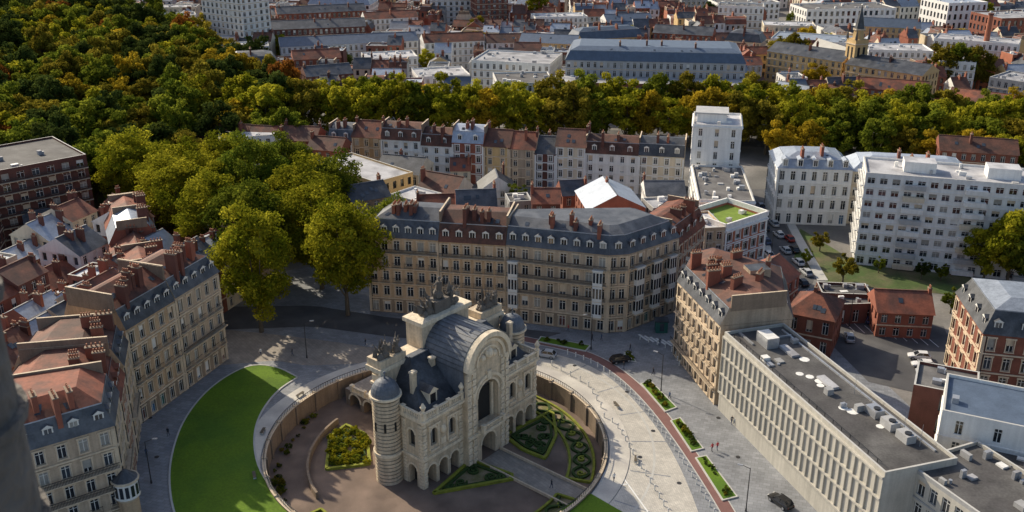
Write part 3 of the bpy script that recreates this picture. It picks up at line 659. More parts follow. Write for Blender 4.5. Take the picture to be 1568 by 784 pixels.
def trophy(x,y,z,w,h,n):
    for i in range(n):
        a=random.uniform(-1,1); q=random.uniform(-.4,.4)
        s_.ball(gp3(x+a*w*.8,y+q,z+random.uniform(.05,.4)*h*(1.1-abs(a))),random.uniform(.3,.75),'statue',7,5,(1,1,random.uniform(.6,1.3)))
    for i in range(n):
        a=random.uniform(-1,1); p0=gp3(x+a*w*.4,y,z); k=(x+a*w*1.15,y+random.uniform(-.5,.5),z+h*random.uniform(.6,1.0)*(1.15-.5*abs(a))); p1=gp3(*k); s_.beam(p0,p1,.12,.05,5,'statue')
        if i%2==0:
            a3=Vector(p0).lerp(Vector(p1),.55);b3=Vector(p1);dr=Vector((random.uniform(-.3,.3),random.uniform(-.3,.3),-1.2)); s_.face([tuple(a3),tuple(b3),tuple(b3+dr),tuple(a3+dr*.8)],'statue')
    for i in range(n//3):
        c=gp3(x+random.uniform(-.8,.8)*w,y-.5,z+random.uniform(.3,.6)); s_.beam(c,(c[0]+gy[0]*-.25,c[1]+gy[1]*-.25,c[2]+.1),.6,.5,10,'statue')
trophy(2.2,9.6,Z(20.2),2.6,4.2,14); trophy(25.8,9.6,Z(20.2),2.6,4.2,14)
trophy(14,9.8,Z(23.9),5,5.2,26); figure(14,9.6,Z(25.8),3.9,.6); figure(11.6,9.3,Z(23.9),3.4,-.5);figure(16.6,9.3,Z(23.9),3.4,.5);figure(1.2,9,Z(20.2),3,.3);figure(3.6,9,Z(20.2),2.7,-.3);figure(25.4,9,Z(20.2),3,.3);figure(27.2,9,Z(20.2),2.6,-.3)
gbox(s_,12.2,15.8,8.6,10.8,Z(23.9),Z(25.9),'statue')
s_.obj('trophy_statues',gate)
br=empty('stone_bridge',(*gp(14,18),MZ)); mb=MB()
y1=30
for (a,b) in((gp(9.5,y1),gp(9.5,11.3)),(gp(18.5,11.3),gp(18.5,y1))):
    wallarch(mb,a,b,Z(0),Z(3.3),[(q,1.4,Z(1.4),Z(0)) for q in(2.6,6.4,10.2,14,17)],'stone_dark',2.0,'dark',arcm='gate_trim')
mb.face([gp3(9.5,11.3,Z(3.3)),gp3(18.5,11.3,Z(3.3)),gp3(18.5,y1,Z(3.3)),gp3(9.5,y1,Z(3.3))],'paving_warm')
mb.obj('arches',br); mb=MB(); bal(mb,9.5,11.6,9.5,28,Z(3.3));bal(mb,18.5,11.6,18.5,28,Z(3.3)); mb.obj('parapet',br)
mb=MB()
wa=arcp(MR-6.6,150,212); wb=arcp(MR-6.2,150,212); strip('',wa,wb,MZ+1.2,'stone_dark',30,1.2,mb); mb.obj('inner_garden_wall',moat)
# ------------------------------------------------------------ HERO BUILDINGS
building('stone_apartment_building',[(-72,107),(-55.8,118.3),(-58.6,127.5),(-76,121)],16.6,'mansard','stone_grey','slate','tile',nf=5,edges={0:dict(det=2,bay=2.6,ibalc=(1,),balc=(2,3)),1:dict(det=2,bay=2.6,balc=(2,))},dorm={0:6,1:3},chim=5,party=(2,),h1=3.4,d1=1.2,h2=1.8,d2=3.2)
building('brick_apartment_building',[(-58.6,127.6),(-61.1,136),(-77,133),(-76,121.2)],15.0,'mansard','brick','tile','tile',nf=4,edges={0:dict(det=2,bay=2.6)},dorm={0:3},chim=4,party=(1,3),h1=3.2,d1=1.5,h2=2.2,d2=4)
building('stone_apartment_building',[(-61.1,136.1),(-63.6,144.8),(-78,142),(-77,133.1)],16.2,'mansard','stone','slate','tile_brown',nf=5,edges={0:dict(det=2,bay=2.6,balc=(2,))},dorm={0:3},chim=4,party=(1,3),h1=3.2,d1=1.3,h2=2,d2=4)
mb=MB(); c=(-55.6,118.4)
mb.cyl(*c,0,4.5,1.5,1.5,14,'stone');mb.cyl(*c,4.5,5,1.5,1.9,14,'trim');mb.cyl(*c,5,7.6,1.8,1.8,14,'wframe')
for i in range(14):
    a=2*pi*(i+.5)/14; mb.obox(c[0]+1.79*cos(a),c[1]+1.79*sin(a),5.4,7.2,.06,.5,a,'glass_dark')
mb.cyl(*c,7.6,7.9,2,2,14,'trim');mb.cyl(*c,7.9,9.2,1.8,.3,14,'slate'); mb.obj('corner_bow_window')
building('stone_apartment_building',rect((-63.9,145.3),(-59.6,157.2),12.5),18.0,'mansard','stone','slate','tile',nf=5,edges={0:dict(det=2,bay=2.3,ibalc=(2,3))},dorm={0:5},party=(1,3),chim=6,d1=1.3,h2=2.4,d2=4.6)
building('stone_apartment_building',rect((-59.55,157.3),(-55.2,169.4),12.5),18.3,'mansard','stone_grey','slate','tile_brown',nf=5,edges={0:dict(det=2,bay=2.3,ibalc=(1,3),balc=(2,)),1:dict(det=2)},dorm={0:5,1:3},party=(3,),chim=6,d1=1.3,h2=2.2,d2=4.4)
d2=(.342,.94);n2=(-.94,.342)
for row,(off,hb,hs,roofs,walls) in enumerate(((13.2,-26,(13,16),['slate','tile_brown','tile','slate','zinc'],['brick','stone_grey','cream','brick']),(28,-34,(7,12),['zinc','tile','zinc','slate','zinc'],['white','brick','cream','white']),(43,-30,(7,13),['tile','slate','zinc','tile_brown'],['white','brick','brick_dark','cream']),(58,-20,(8,13),['tile','slate','zinc'],['brick','cream','brick_dark']))):
    s=hb
    while s<58:
        w=random.uniform(6,9.5); h=random.uniform(*hs)
        if row==0 and s>26: h=min(h,13)
        a=(-63.9+n2[0]*off+d2[0]*s,145.3+n2[1]*off+d2[1]*s);b=(a[0]+d2[0]*w,a[1]+d2[1]*w)
        if a[1]>110: building('terraced_house',rect(a,b,random.uniform(9.5,11.5)),h,random.choice(['gable','gable','gable','flat']) if row else 'gable',random.choice(walls),random.choice(roofs),nf=round(h/3.1),edges={0:dict(det=1,cornice=False),2:dict(det=1,cornice=False)},party=(),chim=3,rh=random.uniform(2.2,3.6))
        s+=w+.05
for i in range(6):
    a=(-66-4.0*i,176+8.6*i); b=(-66-4.0*(i+1)+.05,176+8.6*(i+1)-.1); building('brick_terraced_house',rect(a,b,10),random.uniform(10,13),random.choice(['gable','mansard']),random.choice(['brick','brick_dark','brick','stone_grey']),random.choice(['tile','zinc','slate']),nf=4,edges={0:dict(det=1)},party=(1,3),chim=2)
BR=dict(det=1,cornice=False,ww=1.7,bay=3.2)
building('brick_apartment_block',rect((-127,224),(-108.5,241),24),20,'flat','brick_dark','flatroof',nf=7,edges={0:dict(det=1,cornice=False,ww=1.8,bay=3.4,balc=(1,2,3,4,5,6)),1:BR},default=BR,nunits=6)
building('brick_apartment_block',rect((-165,234),(-128,223),15),18.5,'flat','brick','flatroof',nf=6,default=BR,nunits=6)
building('brick_apartment_block',rect((-150,207),(-122,214),13),13,'flat','brick_dark','flatroof',nf=4,default=BR,nunits=3)
B('white_garage',18,405,100,398,6,12,'flat','white','flatroof',nunits=2); B('workshop',95,372,165,350,7,12,'gable','white','zinc')
B('workshop',40,352,120,340,6,9,'gable','brick','slate'); B('brick_house',150,322,212,345,9,9,'gable','brick','tile')
building('stone_apartment_building',rect((-30.5,191.2),(-15.2,188.7),13),17.2,'mansard','stone','slate',nf=5,edges={0:dict(det=2,bay=2.5,ww=1.35,balc=(4,),ibalc=(2,3))},dorm={0:6},party=(1,),chim=5,h2=1.8)
building('stone_apartment_building',rect((-15.1,188.7),(-1.3,186.4),13),17.0,'mansard','stone','tile_brown','tile_brown',nf=5,edges={0:dict(det=2,bay=2.3,ww=1.3,ibalc=(1,2,3),balc=(4,))},dorm={0:5},party=(1,3),chim=5,h2=1.8)
P2=[(-1.2,186.4),(19.3,180.6),(23.2,181.2),(34.8,190.6),(27,200),(1.8,199)]
building('corner_apartment_building',P2,17.2,'mansard','stone_grey','slate',nf=5,edges={0:dict(det=2,bay=2.5,ww=1.35,balc=(2,3,4),oriels=((1.6,2.0,1,4),(19.3,2.0,1,4))),1:dict(det=2,bay=1.9,balc=(2,4)),2:dict(det=2,bay=2.4,ww=1.3,balc=(2,4),oriels=((3,2.2,1,4),(8,2.2,1,4),(12.6,2,1,4)))},dorm={0:8,1:1,2:5},party=(5,),chim=6,d2=2.6)
building('brick_apartment_building',rect((34.9,190.7),(42.6,203.0),11),15.6,'mansard','brick_orange','tile',nf=5,edges={0:dict(det=2,bay=2.4,ibalc=(2,))},dorm={0:4},party=(1,3),chim=3)
building('stone_apartment_building',rect((42.7,203.2),(47.3,203.9),11),14.0,'flat','stone','flatroof_light',nf=5,edges={0:dict(det=2,bay=2.2)},party=(1,3))
pl=rect((47.5,204.0),(59,213),12)
building('brick_and_white_apartment_block',pl,13.5,'flat','brick_orange','sedum',nf=4,trim='white',edges={0:dict(det=2,bay=2.8,ww=1.6,trim='white'),1:dict(det=1)},default=dict(det=1),nunits=3)
mb=MB()
for i in range(4):
    a=pl[i];b=pl[(i+1)%4];L=hypot(b[0]-a[0],b[1]-a[1]); mb.obox((a[0]+b[0])/2,(a[1]+b[1])/2,14.12,15.2,L+.3,.4,atan2(b[1]-a[1],b[0]-a[0]),'white')
mb.obj('white_roof_parapet')
building('white_office_tower',rect((49.5,262),(62.5,259.5),15),22.5,'flat','white','flatroof_light',nf=7,trim='white',default=dict(det=1,bay=3.8,ww=1.1),nunits=5)
mb=MB(); mb.obox(56,269,22.6,25,8,7,-.2,'white','flatroof_light'); mb.obox(56,269,25,25.4,9,8,-.2,'grey'); mb.obj('rooftop_plant_room')
building('white_office_wing',rect((46,229),(59.5,227.5),30),12,'flat','white','flatroof',nf=4,trim='white',default=dict(det=1,bay=3,ww=1.6),nunits=26)
P3=[(31.6,171.2),(36.0,151.9),(49,154.6),(52,171),(40,182),(34.5,179)]
building('stone_apartment_building',P3,15.6,'mansard','stone_grey','slate','tile_brown',nf=5,edges={0:dict(det=2,bay=2.3,balc=(1,),ibalc=(2,3)),5:dict(det=2),4:dict(det=1),3:dict(det=1)},dorm={0:7,5:2},party=(1,),chim=7,h1=3.3,d1=1.3,h2=2.0,d2=4.5)
mb=MB()
for (x,y) in((44,160),(47,166),(42,170),(39.5,158)): chimney(mb,x,y,18,22.2,2.2,.8,.4+random.random(),'brick',4)
mb.obox(44.5,164,18.5,21.6,4,3,.2,'stone_grey','slate'); mb.obj('roof_chimneys')
B('brick_house',1120,498,1190,478,11,9,'gable','stone_dark','tile',ridge_edge=1); B('brick_house',1205,478,1278,492,8,11,'hip','brick','tile'); B('brick_shed',1280,470,1345,468,4,9,'flat','brick_dark','flatroof')
B('brick_house',1345,478,1430,482,5.5,9,'gable','brick','tile',nf=2); B('brick_shed',1258,452,1335,455,4.5,6,'flat','brick_dark','flatroof',nf=1)
building('brick_house',rect((50,176),(60,188),10),10,'gable','brick','tile',nf=3,edges={0:dict(det=1)},chim=3)
a,b=(36.4,150.6),(49.2,109); pl=rect(a,b,11.5)
building('modernist_office_building',pl,14.6,'flat','cream_conc','flatroof',nf=4,trim='cream_conc',edges={0:dict(det=1,bay=1.5,ww=1.05,whf=.66,sf=.17,rev=.34,doors=False,cornice=False),2:dict(det=1,bay=1.6,ww=1)},default=dict(det=0,blank=True),nunits=7)
mb=MB(); L=hypot(b[0]-a[0],b[1]-a[1]);D=((b[0]-a[0])/L,(b[1]-a[1])/L); nb=int(L/1.5)
for i in range(nb+1):
    s=L*i/nb; x=a[0]+D[0]*s+D[1]*.13;y=a[1]+D[1]*s-D[0]*.13; mb.obox(x,y,3.7,14.2,.16,.26,atan2(D[1],D[0]),'cream_conc')
for zz in(3.65,7.3,10.95,14.3):
    mb.obox((a[0]+b[0])/2+D[1]*.17,(a[1]+b[1])/2-D[0]*.17,zz-.16,zz+.16,L,.34,atan2(D[1],D[0]),'cream_conc')
an=atan2(D[1],D[0])
rr=lambda s,o:(a[0]+D[0]*s-D[1]*o,a[1]+D[1]*s+D[0]*o)
for s in(9,20): mb.obox(*rr(s,7),14.7,15.1,4,1.4,an,'flatroof_light')
mb.obox(*rr(5.5,5),14.7,16.6,3.5,2.2,an,'metal','white'); mb.obox(*rr(2.6,2.6),14.7,15.0,5,.35,an,'metal');mb.obox(*rr(4,7.5),14.7,15.0,.35,6,an,'metal')
for s in range(0,14): mb.obox(*rr(3+s*2.8,10.2),14.7,14.95,2.7,.3,an,'metal')
for s in range(0,20): mb.obox(*rr(1.6+s*2.05,1.0),14.7,15.35,.08,.08,an,'iron')
mb.obox(*rr(21.5,1.0),15.3,15.36,40,.06,an,'iron')
for (s,o) in ((16,4.6),(17.3,5.6),(19,6.2),(20.2,5.6),(27,5),(28.3,5.7),(33,7),(12,8)):
    x,y=rr(s,o); mb.cyl(x,y,14.705,14.72,random.uniform(.5,.9),.6,9,'white')
for s in(30,33.5,37): mb.obox(*rr(s,8.2),14.7,15.9,2.4,1.6,an,random.choice(['metal','grey'])); mb.cyl(*rr(s+.4,8.2),15.9,16.1,.5,.5,12,'iron')
for s in(24,35.5,39): mb.beam((*rr(s,9),14.7),(*rr(s,9),18.2),.05,.03,5,'metal')
mb.obj('facade_fins_and_ducts')
building('office_building',rect((53.3,112.5),(60.0,97),13),14,'flat','cream_conc','flatroof',nf=4,trim='grey',default=dict(det=1,bay=1.9,ww=1.3,cornice=False),nunits=12)
building('white_office_building',rect((61,120.5),(79,112),12),17.2,'flat','white','slate_blue',nf=5,trim='white',default=dict(det=1,bay=4.5,ww=1.1,cornice=False),nunits=5)
building('office_building',rect((64.5,114),(80,104),9),13,'flat','cream_conc','flatroof',nf=4,trim='grey',default=dict(det=1,bay=1.9,ww=1.3,cornice=False),nunits=8)
building('brick_annex',rect((64,137),(72.5,133),9),12,'flat','brick_dark','flatroof',nf=3,default=dict(det=0,bay=5,cornice=False),nunits=4)
building('brick_town_house',[(81,151),(119,141.5),(123,159),(83.5,168)],14.6,'mansard','brick','slate','zinc',nf=4,edges={0:dict(det=2,bay=3),3:dict(det=2,bay=3)},dorm={0:9,3:4},chim=4,h1=4)
AP=dict(det=1,bay=2.7,ww=1.7,whf=.5,sf=.3,cornice=False,course=True)
building('white_apartment_slab',rect((82,217.5),(132,203),14),22.4,'flat','white','flatroof_light',nf=8,trim='white',edges={0:dict(AP),3:dict(det=1,bay=2.8,ww=1.6,balc=(1,2,3,4,5,6,7))},default=dict(AP),nunits=16)
mb=MB(); a=(82,217.5);dv_=(.9605,-.2785)
for k in range(8):
    for s in(9,22,35):
        z=k*2.8+.3; x=a[0]+dv_[0]*(s+2)+dv_[1]*.65;y=a[1]+dv_[1]*(s+2)-dv_[0]*.65; mb.obox(x,y,z,z+1.05,4.6,1.2,atan2(dv_[1],dv_[0]),random.choice(['white','grey','white','cream']))
for s in(12,30): mb.obox(a[0]+dv_[0]*s-dv_[1]*7,a[1]+dv_[1]*s+dv_[0]*7,22.4,25,7,5,atan2(dv_[1],dv_[0]),'white','flatroof_light')
mb.obj('balconies_and_lift_housings')
building('white_town_hall_annex',rect((69.5,246),(88.5,244),16),15.4,'mansard','white','zinc',nf=4,edges={0:dict(det=2,bay=2.5),3:dict(det=2,bay=2.5)},dorm={0:5},chim=2,h1=2,d1=2.2,trim='white')
building('white_town_hall_annex',rect((89,246),(118,240),14),14.5,'mansard','cream','zinc',nf=4,edges={0:dict(det=1)},chim=3,h1=2,d1=2.2)
# ------------------------------------------------------------ row of town houses
specs=[(8,'brick_dark','slate',11,'mansard'),(9.5,'brick_tan','tile',12.5,'gable'),(13,'white','tile_brown',12.2,'mansard'),(10,'white','tile_brown',11,'mansard'),(10,'brick','zinc',12.4,'mansard'),(8,'yellow','tile_brown',11.8,'gable'),(8,'stone_grey','tile',11.5,'gable'),(6.5,'brick_dark','slate',10.5,'gable'),(9,'cream','tile_brown',13,'gable'),(16,'white','tile_brown',11.4,'mansard'),(13.5,'cream','slate',11.6,'mansard')]
p=(-56,289.5);q=(49,268.5);Lr=hypot(q[0]-p[0],q[1]-p[1]);tot=sum(s[0] for s in specs);s0=0
for (w,wl,rm,h,rf) in specs:
    w=w*Lr/tot; A=(p[0]+(q[0]-p[0])*s0/Lr,p[1]+(q[1]-p[1])*s0/Lr);s0+=w-.02;Bp=(p[0]+(q[0]-p[0])*s0/Lr,p[1]+(q[1]-p[1])*s0/Lr);s0+=.02
    building('terraced_town_house',rect(A,Bp,11),h,rf,wl,rm,nf=4,edges={0:dict(det=2,bay=2.6,ww=1.2)},party=(1,3),dorm={0:max(2,int(w/4))} if rf=='mansard' else None,chim=2,rh=4.0,h1=3.2,trim='white' if wl in('brick','white','cream','brick_dark') else 'trim')
for i in range(4):
    x=-60-11*i; building('brick_terraced_house',rect((x-10.9,291+i*1.5),(x,289.7+i*1.5),11),random.uniform(8,11),'gable',random.choice(['brick_dark','brick','cream']),random.choice(['tile_brown','slate','tile']),nf=3,edges={0:dict(det=1)},party=(1,3))
for (u0,v0,u1,v1,h,d,rf,w,rm) in [(482,250,575,282,10,13,'flat','yellow','flatroof_light'),(575,262,640,268,8,12,'gable','cream','slate'),(640,288,696,298,9,9,'gable','cream','tile_brown'),(540,310,598,300,12,10,'gable','stone_dark','slate'),(598,300,640,312,9,9,'flat','white','flatroof_light'),(640,322,700,320,8,8,'gable','brick','tile'),(700,318,760,316,9,7,'gable','brick','slate'),(815,312,858,312,10,9,'gable','brick_dark','tile'),(862,300,900,298,7,8,'gable','brick','slate'),(900,322,988,318,12,15,'gable','brick','zinc'),(780,312,815,310,7,7,'flat','grey','flatroof'),(735,292,790,290,5,8,'gable','white','slate'),(990,300,1050,300,9,10,'gable','white','slate'),(1000,322,1050,318,10,8,'flat','grey','flatroof_light'),(690,262,720,262,5,6,'gable','cream','tile'),(335,215,430,208,12,12,'flat','white','flatroof_light'),(470,228,520,232,10,9,'gable','brick','tile_brown')]:
    B('courtyard_house',u0,v0,u1,v1,h,d,rf,w,rm,rh=random.uniform(2.5,4.2),ridge_edge=random.choice([0,0,1]))
# ------------------------------------------------------------ background town, placed
def T(name,u0,v0,u1,v1,h,depth,wall,roofm='flatroof',**k):
    return building(name,rect(G(u0,v0),G(u1,v1),depth),h,'flat',wall,roofm,nf=round(h/3),default=dict(det=1,bay=3,ww=1.6,cornice=False,doors=False),**k)
T('white_tower_block',318,88,378,98,46,17,'white'); T('white_tower_block',652,44,722,42,40,16,'white');T('brick_tower_block',729,50,778,48,34,14,'brick');T('grey_tower_block',1255,20,1310,20,30,16,'white')
for (u0,v0,u1,v1,h,d,rf,w,rm) in [(322,76,412,72,13,14,'flat','white','flatroof_light'),(345,104,426,100,15,14,'mansard','brick_dark','slate'),(182,50,292,56,14,16,'flat','brick_orange','flatroof_light'),(405,46,560,40,14,14,'gable','brick_dark','slate'),(425,22,560,16,14,12,'gable','brick','slate'),(450,92,522,88,12,11,'gable','brick','tile'),(470,118,540,112,12,11,'gable','brick_dark','slate'),(430,72,640,62,11,14,'gable','white','slate_blue'),
  (650,66,742,62,13,12,'gable','white','tile'),(745,66,830,64,12,12,'gable','white','tile_brown'),(795,64,882,68,13,12,'gable','yellow','slate_blue'),(884,62,985,56,13,12,'mansard','yellow','slate_blue'),(722,94,842,100,16,24,'flat','white','flatroof_light'),(762,130,850,128,14,20,'flat','white','flatroof'),(640,120,720,116,10,18,'flat','white','flatroof_light'),(866,92,1142,98,19,26,'mansard','grey','slate_blue'),(848,128,1160,134,13,18,'flat','brick_orange','flatroof_light'),
  (1175,78,1290,95,15,14,'gable','yellow','slate'),(1295,98,1412,116,15,14,'gable','yellow','slate'),(1310,134,1420,142,11,10,'gable','brick','tile'),(1320,40,1410,44,15,16,'gable','yellow','slate_blue'),(1100,10,1170,12,18,14,'flat','white','flatroof'),(1430,60,1560,70,14,16,'flat','white','flatroof_light'),(1180,140,1235,150,12,10,'gable','brick','zinc'),(1240,142,1300,150,10,9,'hip','white','tile'),(1450,150,1560,165,10,10,'gable','brick','tile'),(560,30,640,26,12,12,'gable','white','tile'),(1000,50,1090,55,12,12,'gable','brick','slate'),(1110,62,1165,66,12,12,'mansard','cream','slate'),(1440,230,1560,238,12,11,'gable','brick','tile_brown'),(170,30,300,24,14,12,'flat','white','flatroof_light'),(0,8,120,10,12,12,'gable','white','tile'),
  (1180,60,1300,68,11,22,'flat','white','zinc'),(1330,78,1430,80,12,18,'flat','white','flatroof_light'),(1170,40,1250,42,12,16,'flat','cream','flatroof_light'),(1440,95,1495,98,13,14,'flat','white','flatroof_light'),(1515,120,1568,128,13,18,'flat','grey','flatroof_light'),(820,28,900,26,12,14,'flat','white','flatroof_light'),(930,34,1000,32,11,14,'gable','white','slate_blue'),(560,92,640,88,10,16,'flat','white','flatroof_light'),(170,14,300,12,14,12,'flat','cream','flatroof_light')]:
    B('town_building',u0,v0,u1,v1,h,d,rf,w,rm,nunits=12)
c=G(1005,112,10); ring=[(c[0]+19*cos(pi/8+i*pi/4),c[1]+14*sin(pi/8+i*pi/4)) for i in range(8)]
building('octagonal_hall',ring,19.5,'flat','cream','flatroof_light',nf=6,default=dict(det=1,bay=2.5),nunits=6)
mb=MB(); c=G(1302,150); reg([(c[0]-7,c[1]-7),(c[0]+7,c[1]-7),(c[0]+7,c[1]+30),(c[0]-7,c[1]+30)])
mb.obox(c[0],c[1],0,24,6,6,.3,'yellow')
for i in range(3):
    mb.obox(c[0],c[1],8+i*7,8.4+i*7,6.6,6.6,.3,'trim')
for k in range(4):
    a=.3+k*pi/2
    for s in(-1,1):
        x=c[0]+3.02*cos(a)-s*1.2*sin(a);y=c[1]+3.02*sin(a)+s*1.2*cos(a); mb.obox(x,y,16.5,21,.1,1,a,'dark')
    mb.cyl(c[0]+2.9*sqrt(2)*cos(a+pi/4),c[1]+2.9*sqrt(2)*sin(a+pi/4),24,28,.6,.05,6,'slate')
mb.cyl(c[0],c[1],24,27.5,2.3,2.0,8,'yellow');mb.cyl(c[0],c[1],27.5,28,2.5,2.5,8,'trim');mb.cyl(c[0],c[1],28,37,2.1,.05,8,'slate'); mb.ball((c[0],c[1],37.2),.25,'metal')
pl=rect((c[0]-6,c[1]+4),(c[0]+6,c[1]+7),26); mb.prism(pl,0,12,'yellow'); r0=((pl[0][0]+pl[1][0])/2,(pl[0][1]+pl[1][1])/2);r1=((pl[2][0]+pl[3][0])/2,(pl[2][1]+pl[3][1])/2)
mb.face([(*pl[1],12),(*pl[2],12),(*r1,19),(*r0,19)],'slate');mb.face([(*pl[3],12),(*pl[0],12),(*r0,19),(*r1,19)],'slate');mb.face([(*pl[0],12),(*pl[1],12),(*r0,19)],'yellow');mb.face([(*pl[2],12),(*pl[3],12),(*r1,19)],'yellow')
mb.obj('church')
mb=MB(); c=G(1502,110); mb.cyl(*c,0,26,1.6,1.0,14,'brick_orange');mb.cyl(*c,25.6,26.4,1.25,1.25,14,'brick_dark'); mb.obox(c[0],c[1],0,2.5,4,4,.2,'brick'); mb.obj('brick_factory_chimney')
# ------------------------------------------------------------ background town, streets of houses
PARK=[(-112,255),(-72,330),(-98,392),(-148,480),(-220,578),(-330,650),(-480,650),(-480,300),(-200,262)]
def blocked(x,y):
    if inpoly(x,y,PARK): return True
    yb=342-max(0,(x-60))*.28
    return y<yb+14
cnt=0
def block(cx,cy,w,d,ang):
    global cnt
    ca,sa=cos(ang),sin(ang); tr=lambda x,y:(cx+ca*x-sa*y,cy+sa*x+ca*y)
    kind=random.random()
    if kind<.34 and not blocked(cx,cy-d*.4):
        s1=random.uniform(.3,.44);s2=random.uniform(.25,.4)
        pl=[tr(-w*s1,-d*s2),tr(w*s1,-d*s2),tr(w*s1,d*s2),tr(-w*s1,d*s2)]
        if free(cx,cy,max(w,d)*.45):
            building('flat_roofed_town_building',pl,random.uniform(9,19),random.choice(['flat','flat','mansard']),random.choice(['white','white','cream','brick','grey','white']),random.choice(['flatroof_light','flatroof','flatroof_light','zinc']),nf=4,default=dict(det=0,bay=3,ww=1.6,cornice=False),nunits=16)
            return
    for (x0,y0,x1,y1) in((-w/2,-d/2,w/2,-d/2),(w/2,-d/2,w/2,d/2),(w/2,d/2,-w/2,d/2),(-w/2,d/2,-w/2,-d/2)):
        L=hypot(x1-x0,y1-y0);s=0 if abs(y1-y0)<1 else 9
        e=L if abs(y1-y0)<1 else L-9
        bh=random.uniform(7.5,11)
        while s<e-3:
            ww=min(random.uniform(5.5,12),e-s); a=tr(x0+(x1-x0)*s/L,y0+(y1-y0)*s/L);b=tr(x0+(x1-x0)*(s+ww-.1)/L,y0+(y1-y0)*(s+ww-.1)/L); s+=ww
            if ww<3.5: continue
            pl=rect(a,b,9); mx=sum(q[0] for q in pl)/4;my=sum(q[1] for q in pl)/4
            if blocked(mx,my) or not free(mx,my,6.2) or abs(mx)>.53*my+25: continue
            BB=BUILT[:]
            h=bh+random.uniform(-1,2.2)
            building('terraced_house',pl,h,random.choice(['gable']*6+['mansard','flat','flat']),random.choice(['brick']*3+['brick_dark','brick_orange','white','white','white','cream','cream','yellow','grey']),random.choice(['tile']*4+['tile_brown']*3+['slate']*3+['slate_blue','zinc','zinc','flatroof_light']),nf=3,edges={0:dict(det=0,cornice=False),2:dict(det=0,cornice=False)},party=(1,3),chim=random.choice([1,2,2]),rh=random.uniform(2.6,4),h1=2.6,d1=1.4,h2=.8,d2=1.8,nunits=2)
            BUILT[:]=BB; cnt+=1
yy=385
while yy<880:
    d=random.uniform(36,46); xx=-.55*yy-20+random.uniform(0,20)
    while xx<.55*yy+30:
        w=random.uniform(45,80); ang=.12*sin(xx/90.0+yy/130.0)+ (.18 if xx>0 else -.1)
        block(xx+w/2,yy+random.uniform(-4,4),w-9,d-9,ang); xx+=w
    yy+=d
# ------------------------------------------------------------ TREES
def treemesh(name,seed,Ht,R,cb,nc,nl,leaf,limbs=9,low=.0):
    r=np.random.default_rng(seed); C=[];cz=(Ht+cb)/2;rz=(Ht-cb)/2
    while len(C)<nc:
        d=r.normal(size=3);d/=np.linalg.norm(d);q=r.uniform(.35,1)**.5
        p=d*q*np.array([R*.82,R*.82,rz*.85])*(1+.18*np.sin(3*np.arctan2(d[1],d[0])+seed)); p[2]+=cz
        if p[2]<cb+low*rz and r.random()<.5: continue
        C.append(p)
    C=np.array(C); cr=r.uniform(.10,.24,nc)*R*1.1; ct=np.clip(r.normal(.5,.28,nc),0,1)
    idx=r.choice(nc,nl,p=cr**2/np.sum(cr**2)); d=r.normal(size=(nl,3));d/=np.linalg.norm(d,axis=1)[:,None]
    pos=C[idx]+d*(cr[idx]*r.uniform(.55,1.15,nl))[:,None]*np.array([1,1,.75])
    nrm=d*.8+r.normal(size=(nl,3))*.6;nrm[:,2]+=.25;nrm/=np.linalg.norm(nrm,axis=1)[:,None]
    up=r.normal(size=(nl,3)); e1=np.cross(nrm,up);e1/=np.linalg.norm(e1,axis=1)[:,None];e2=np.cross(nrm,e1)
    s=(leaf*r.uniform(.5,1.25,nl))[:,None]
    V=np.stack([pos-e1*s,pos-e2*s*.6,pos+e1*s,pos+e2*s*.6],1).reshape(-1,3)
    tint=np.repeat(np.clip(ct[idx]+r.normal(0,.16,nl),0,1),4)
    mb=MB(); zt=cb+rz*.6
    mb.beam((0,0,-.3),(0,0,cb),.045*R+.12,.035*R+.08,8,'bark'); mb.beam((0,0,cb),(.2,.1,zt),.035*R+.08,.12,7,'bark')
    for i in range(limbs):
        p=C[r.integers(nc)]; z=r.uniform(cb*.75,zt*.8); mb.beam((0,0,z),tuple(p),.016*R+.05,.05,5,'bark')
    tv=np.array(mb.v); nv=len(V)
    me=bpy.data.meshes.new(name); allv=np.vstack([V,tv])
    faces=[(4*i,4*i+1,4*i+2,4*i+3) for i in range(nl)]+[tuple(j+nv for j in f) for f in mb.f]
    me.from_pydata(allv.tolist(),[],faces); me.materials.append(M['leaf_green']);me.materials.append(M['bark'])
    me.polygons.foreach_set('material_index',[0]*nl+[1]*len(mb.f))
    at=me.attributes.new('tint','FLOAT','POINT'); at.data.foreach_set('value',np.concatenate([tint,np.zeros(len(tv))]).astype(np.float32)); me.update(); return me
BIG=[treemesh('plane_tree_mesh',i,27,9.4,4.3,130,22000,.35) for i in range(3)]
MED=[treemesh('tree_mesh',10+i,18,6.6,2.8,75,7000,.45) for i in range(5)]
SML=[treemesh('small_tree_mesh',20+i,8,3.4,1.6,40,3000,.28,6) for i in range(2)]
SHR=[treemesh('shrub_mesh',30+i,1.6,1.3,.1,22,900,.14,3) for i in range(2)]
def tree(name,x,y,meshes,leaf,s=1,sz=None,z=0,parent=None):
    o=bpy.data.objects.new(name,random.choice(meshes)); sc.collection.objects.link(o); o.location=(x,y,z); k=s*random.uniform(.93,1.07); o.scale=(k,k,(sz or s)*random.uniform(.95,1.05)); o.rotation_euler=(0,0,random.uniform(0,6.28))
    o.material_slots[0].link='OBJECT'; o.material_slots[0].material=M[leaf]
    if parent: o.parent=parent; o.location=Vector(o.location)-parent.location
    return o
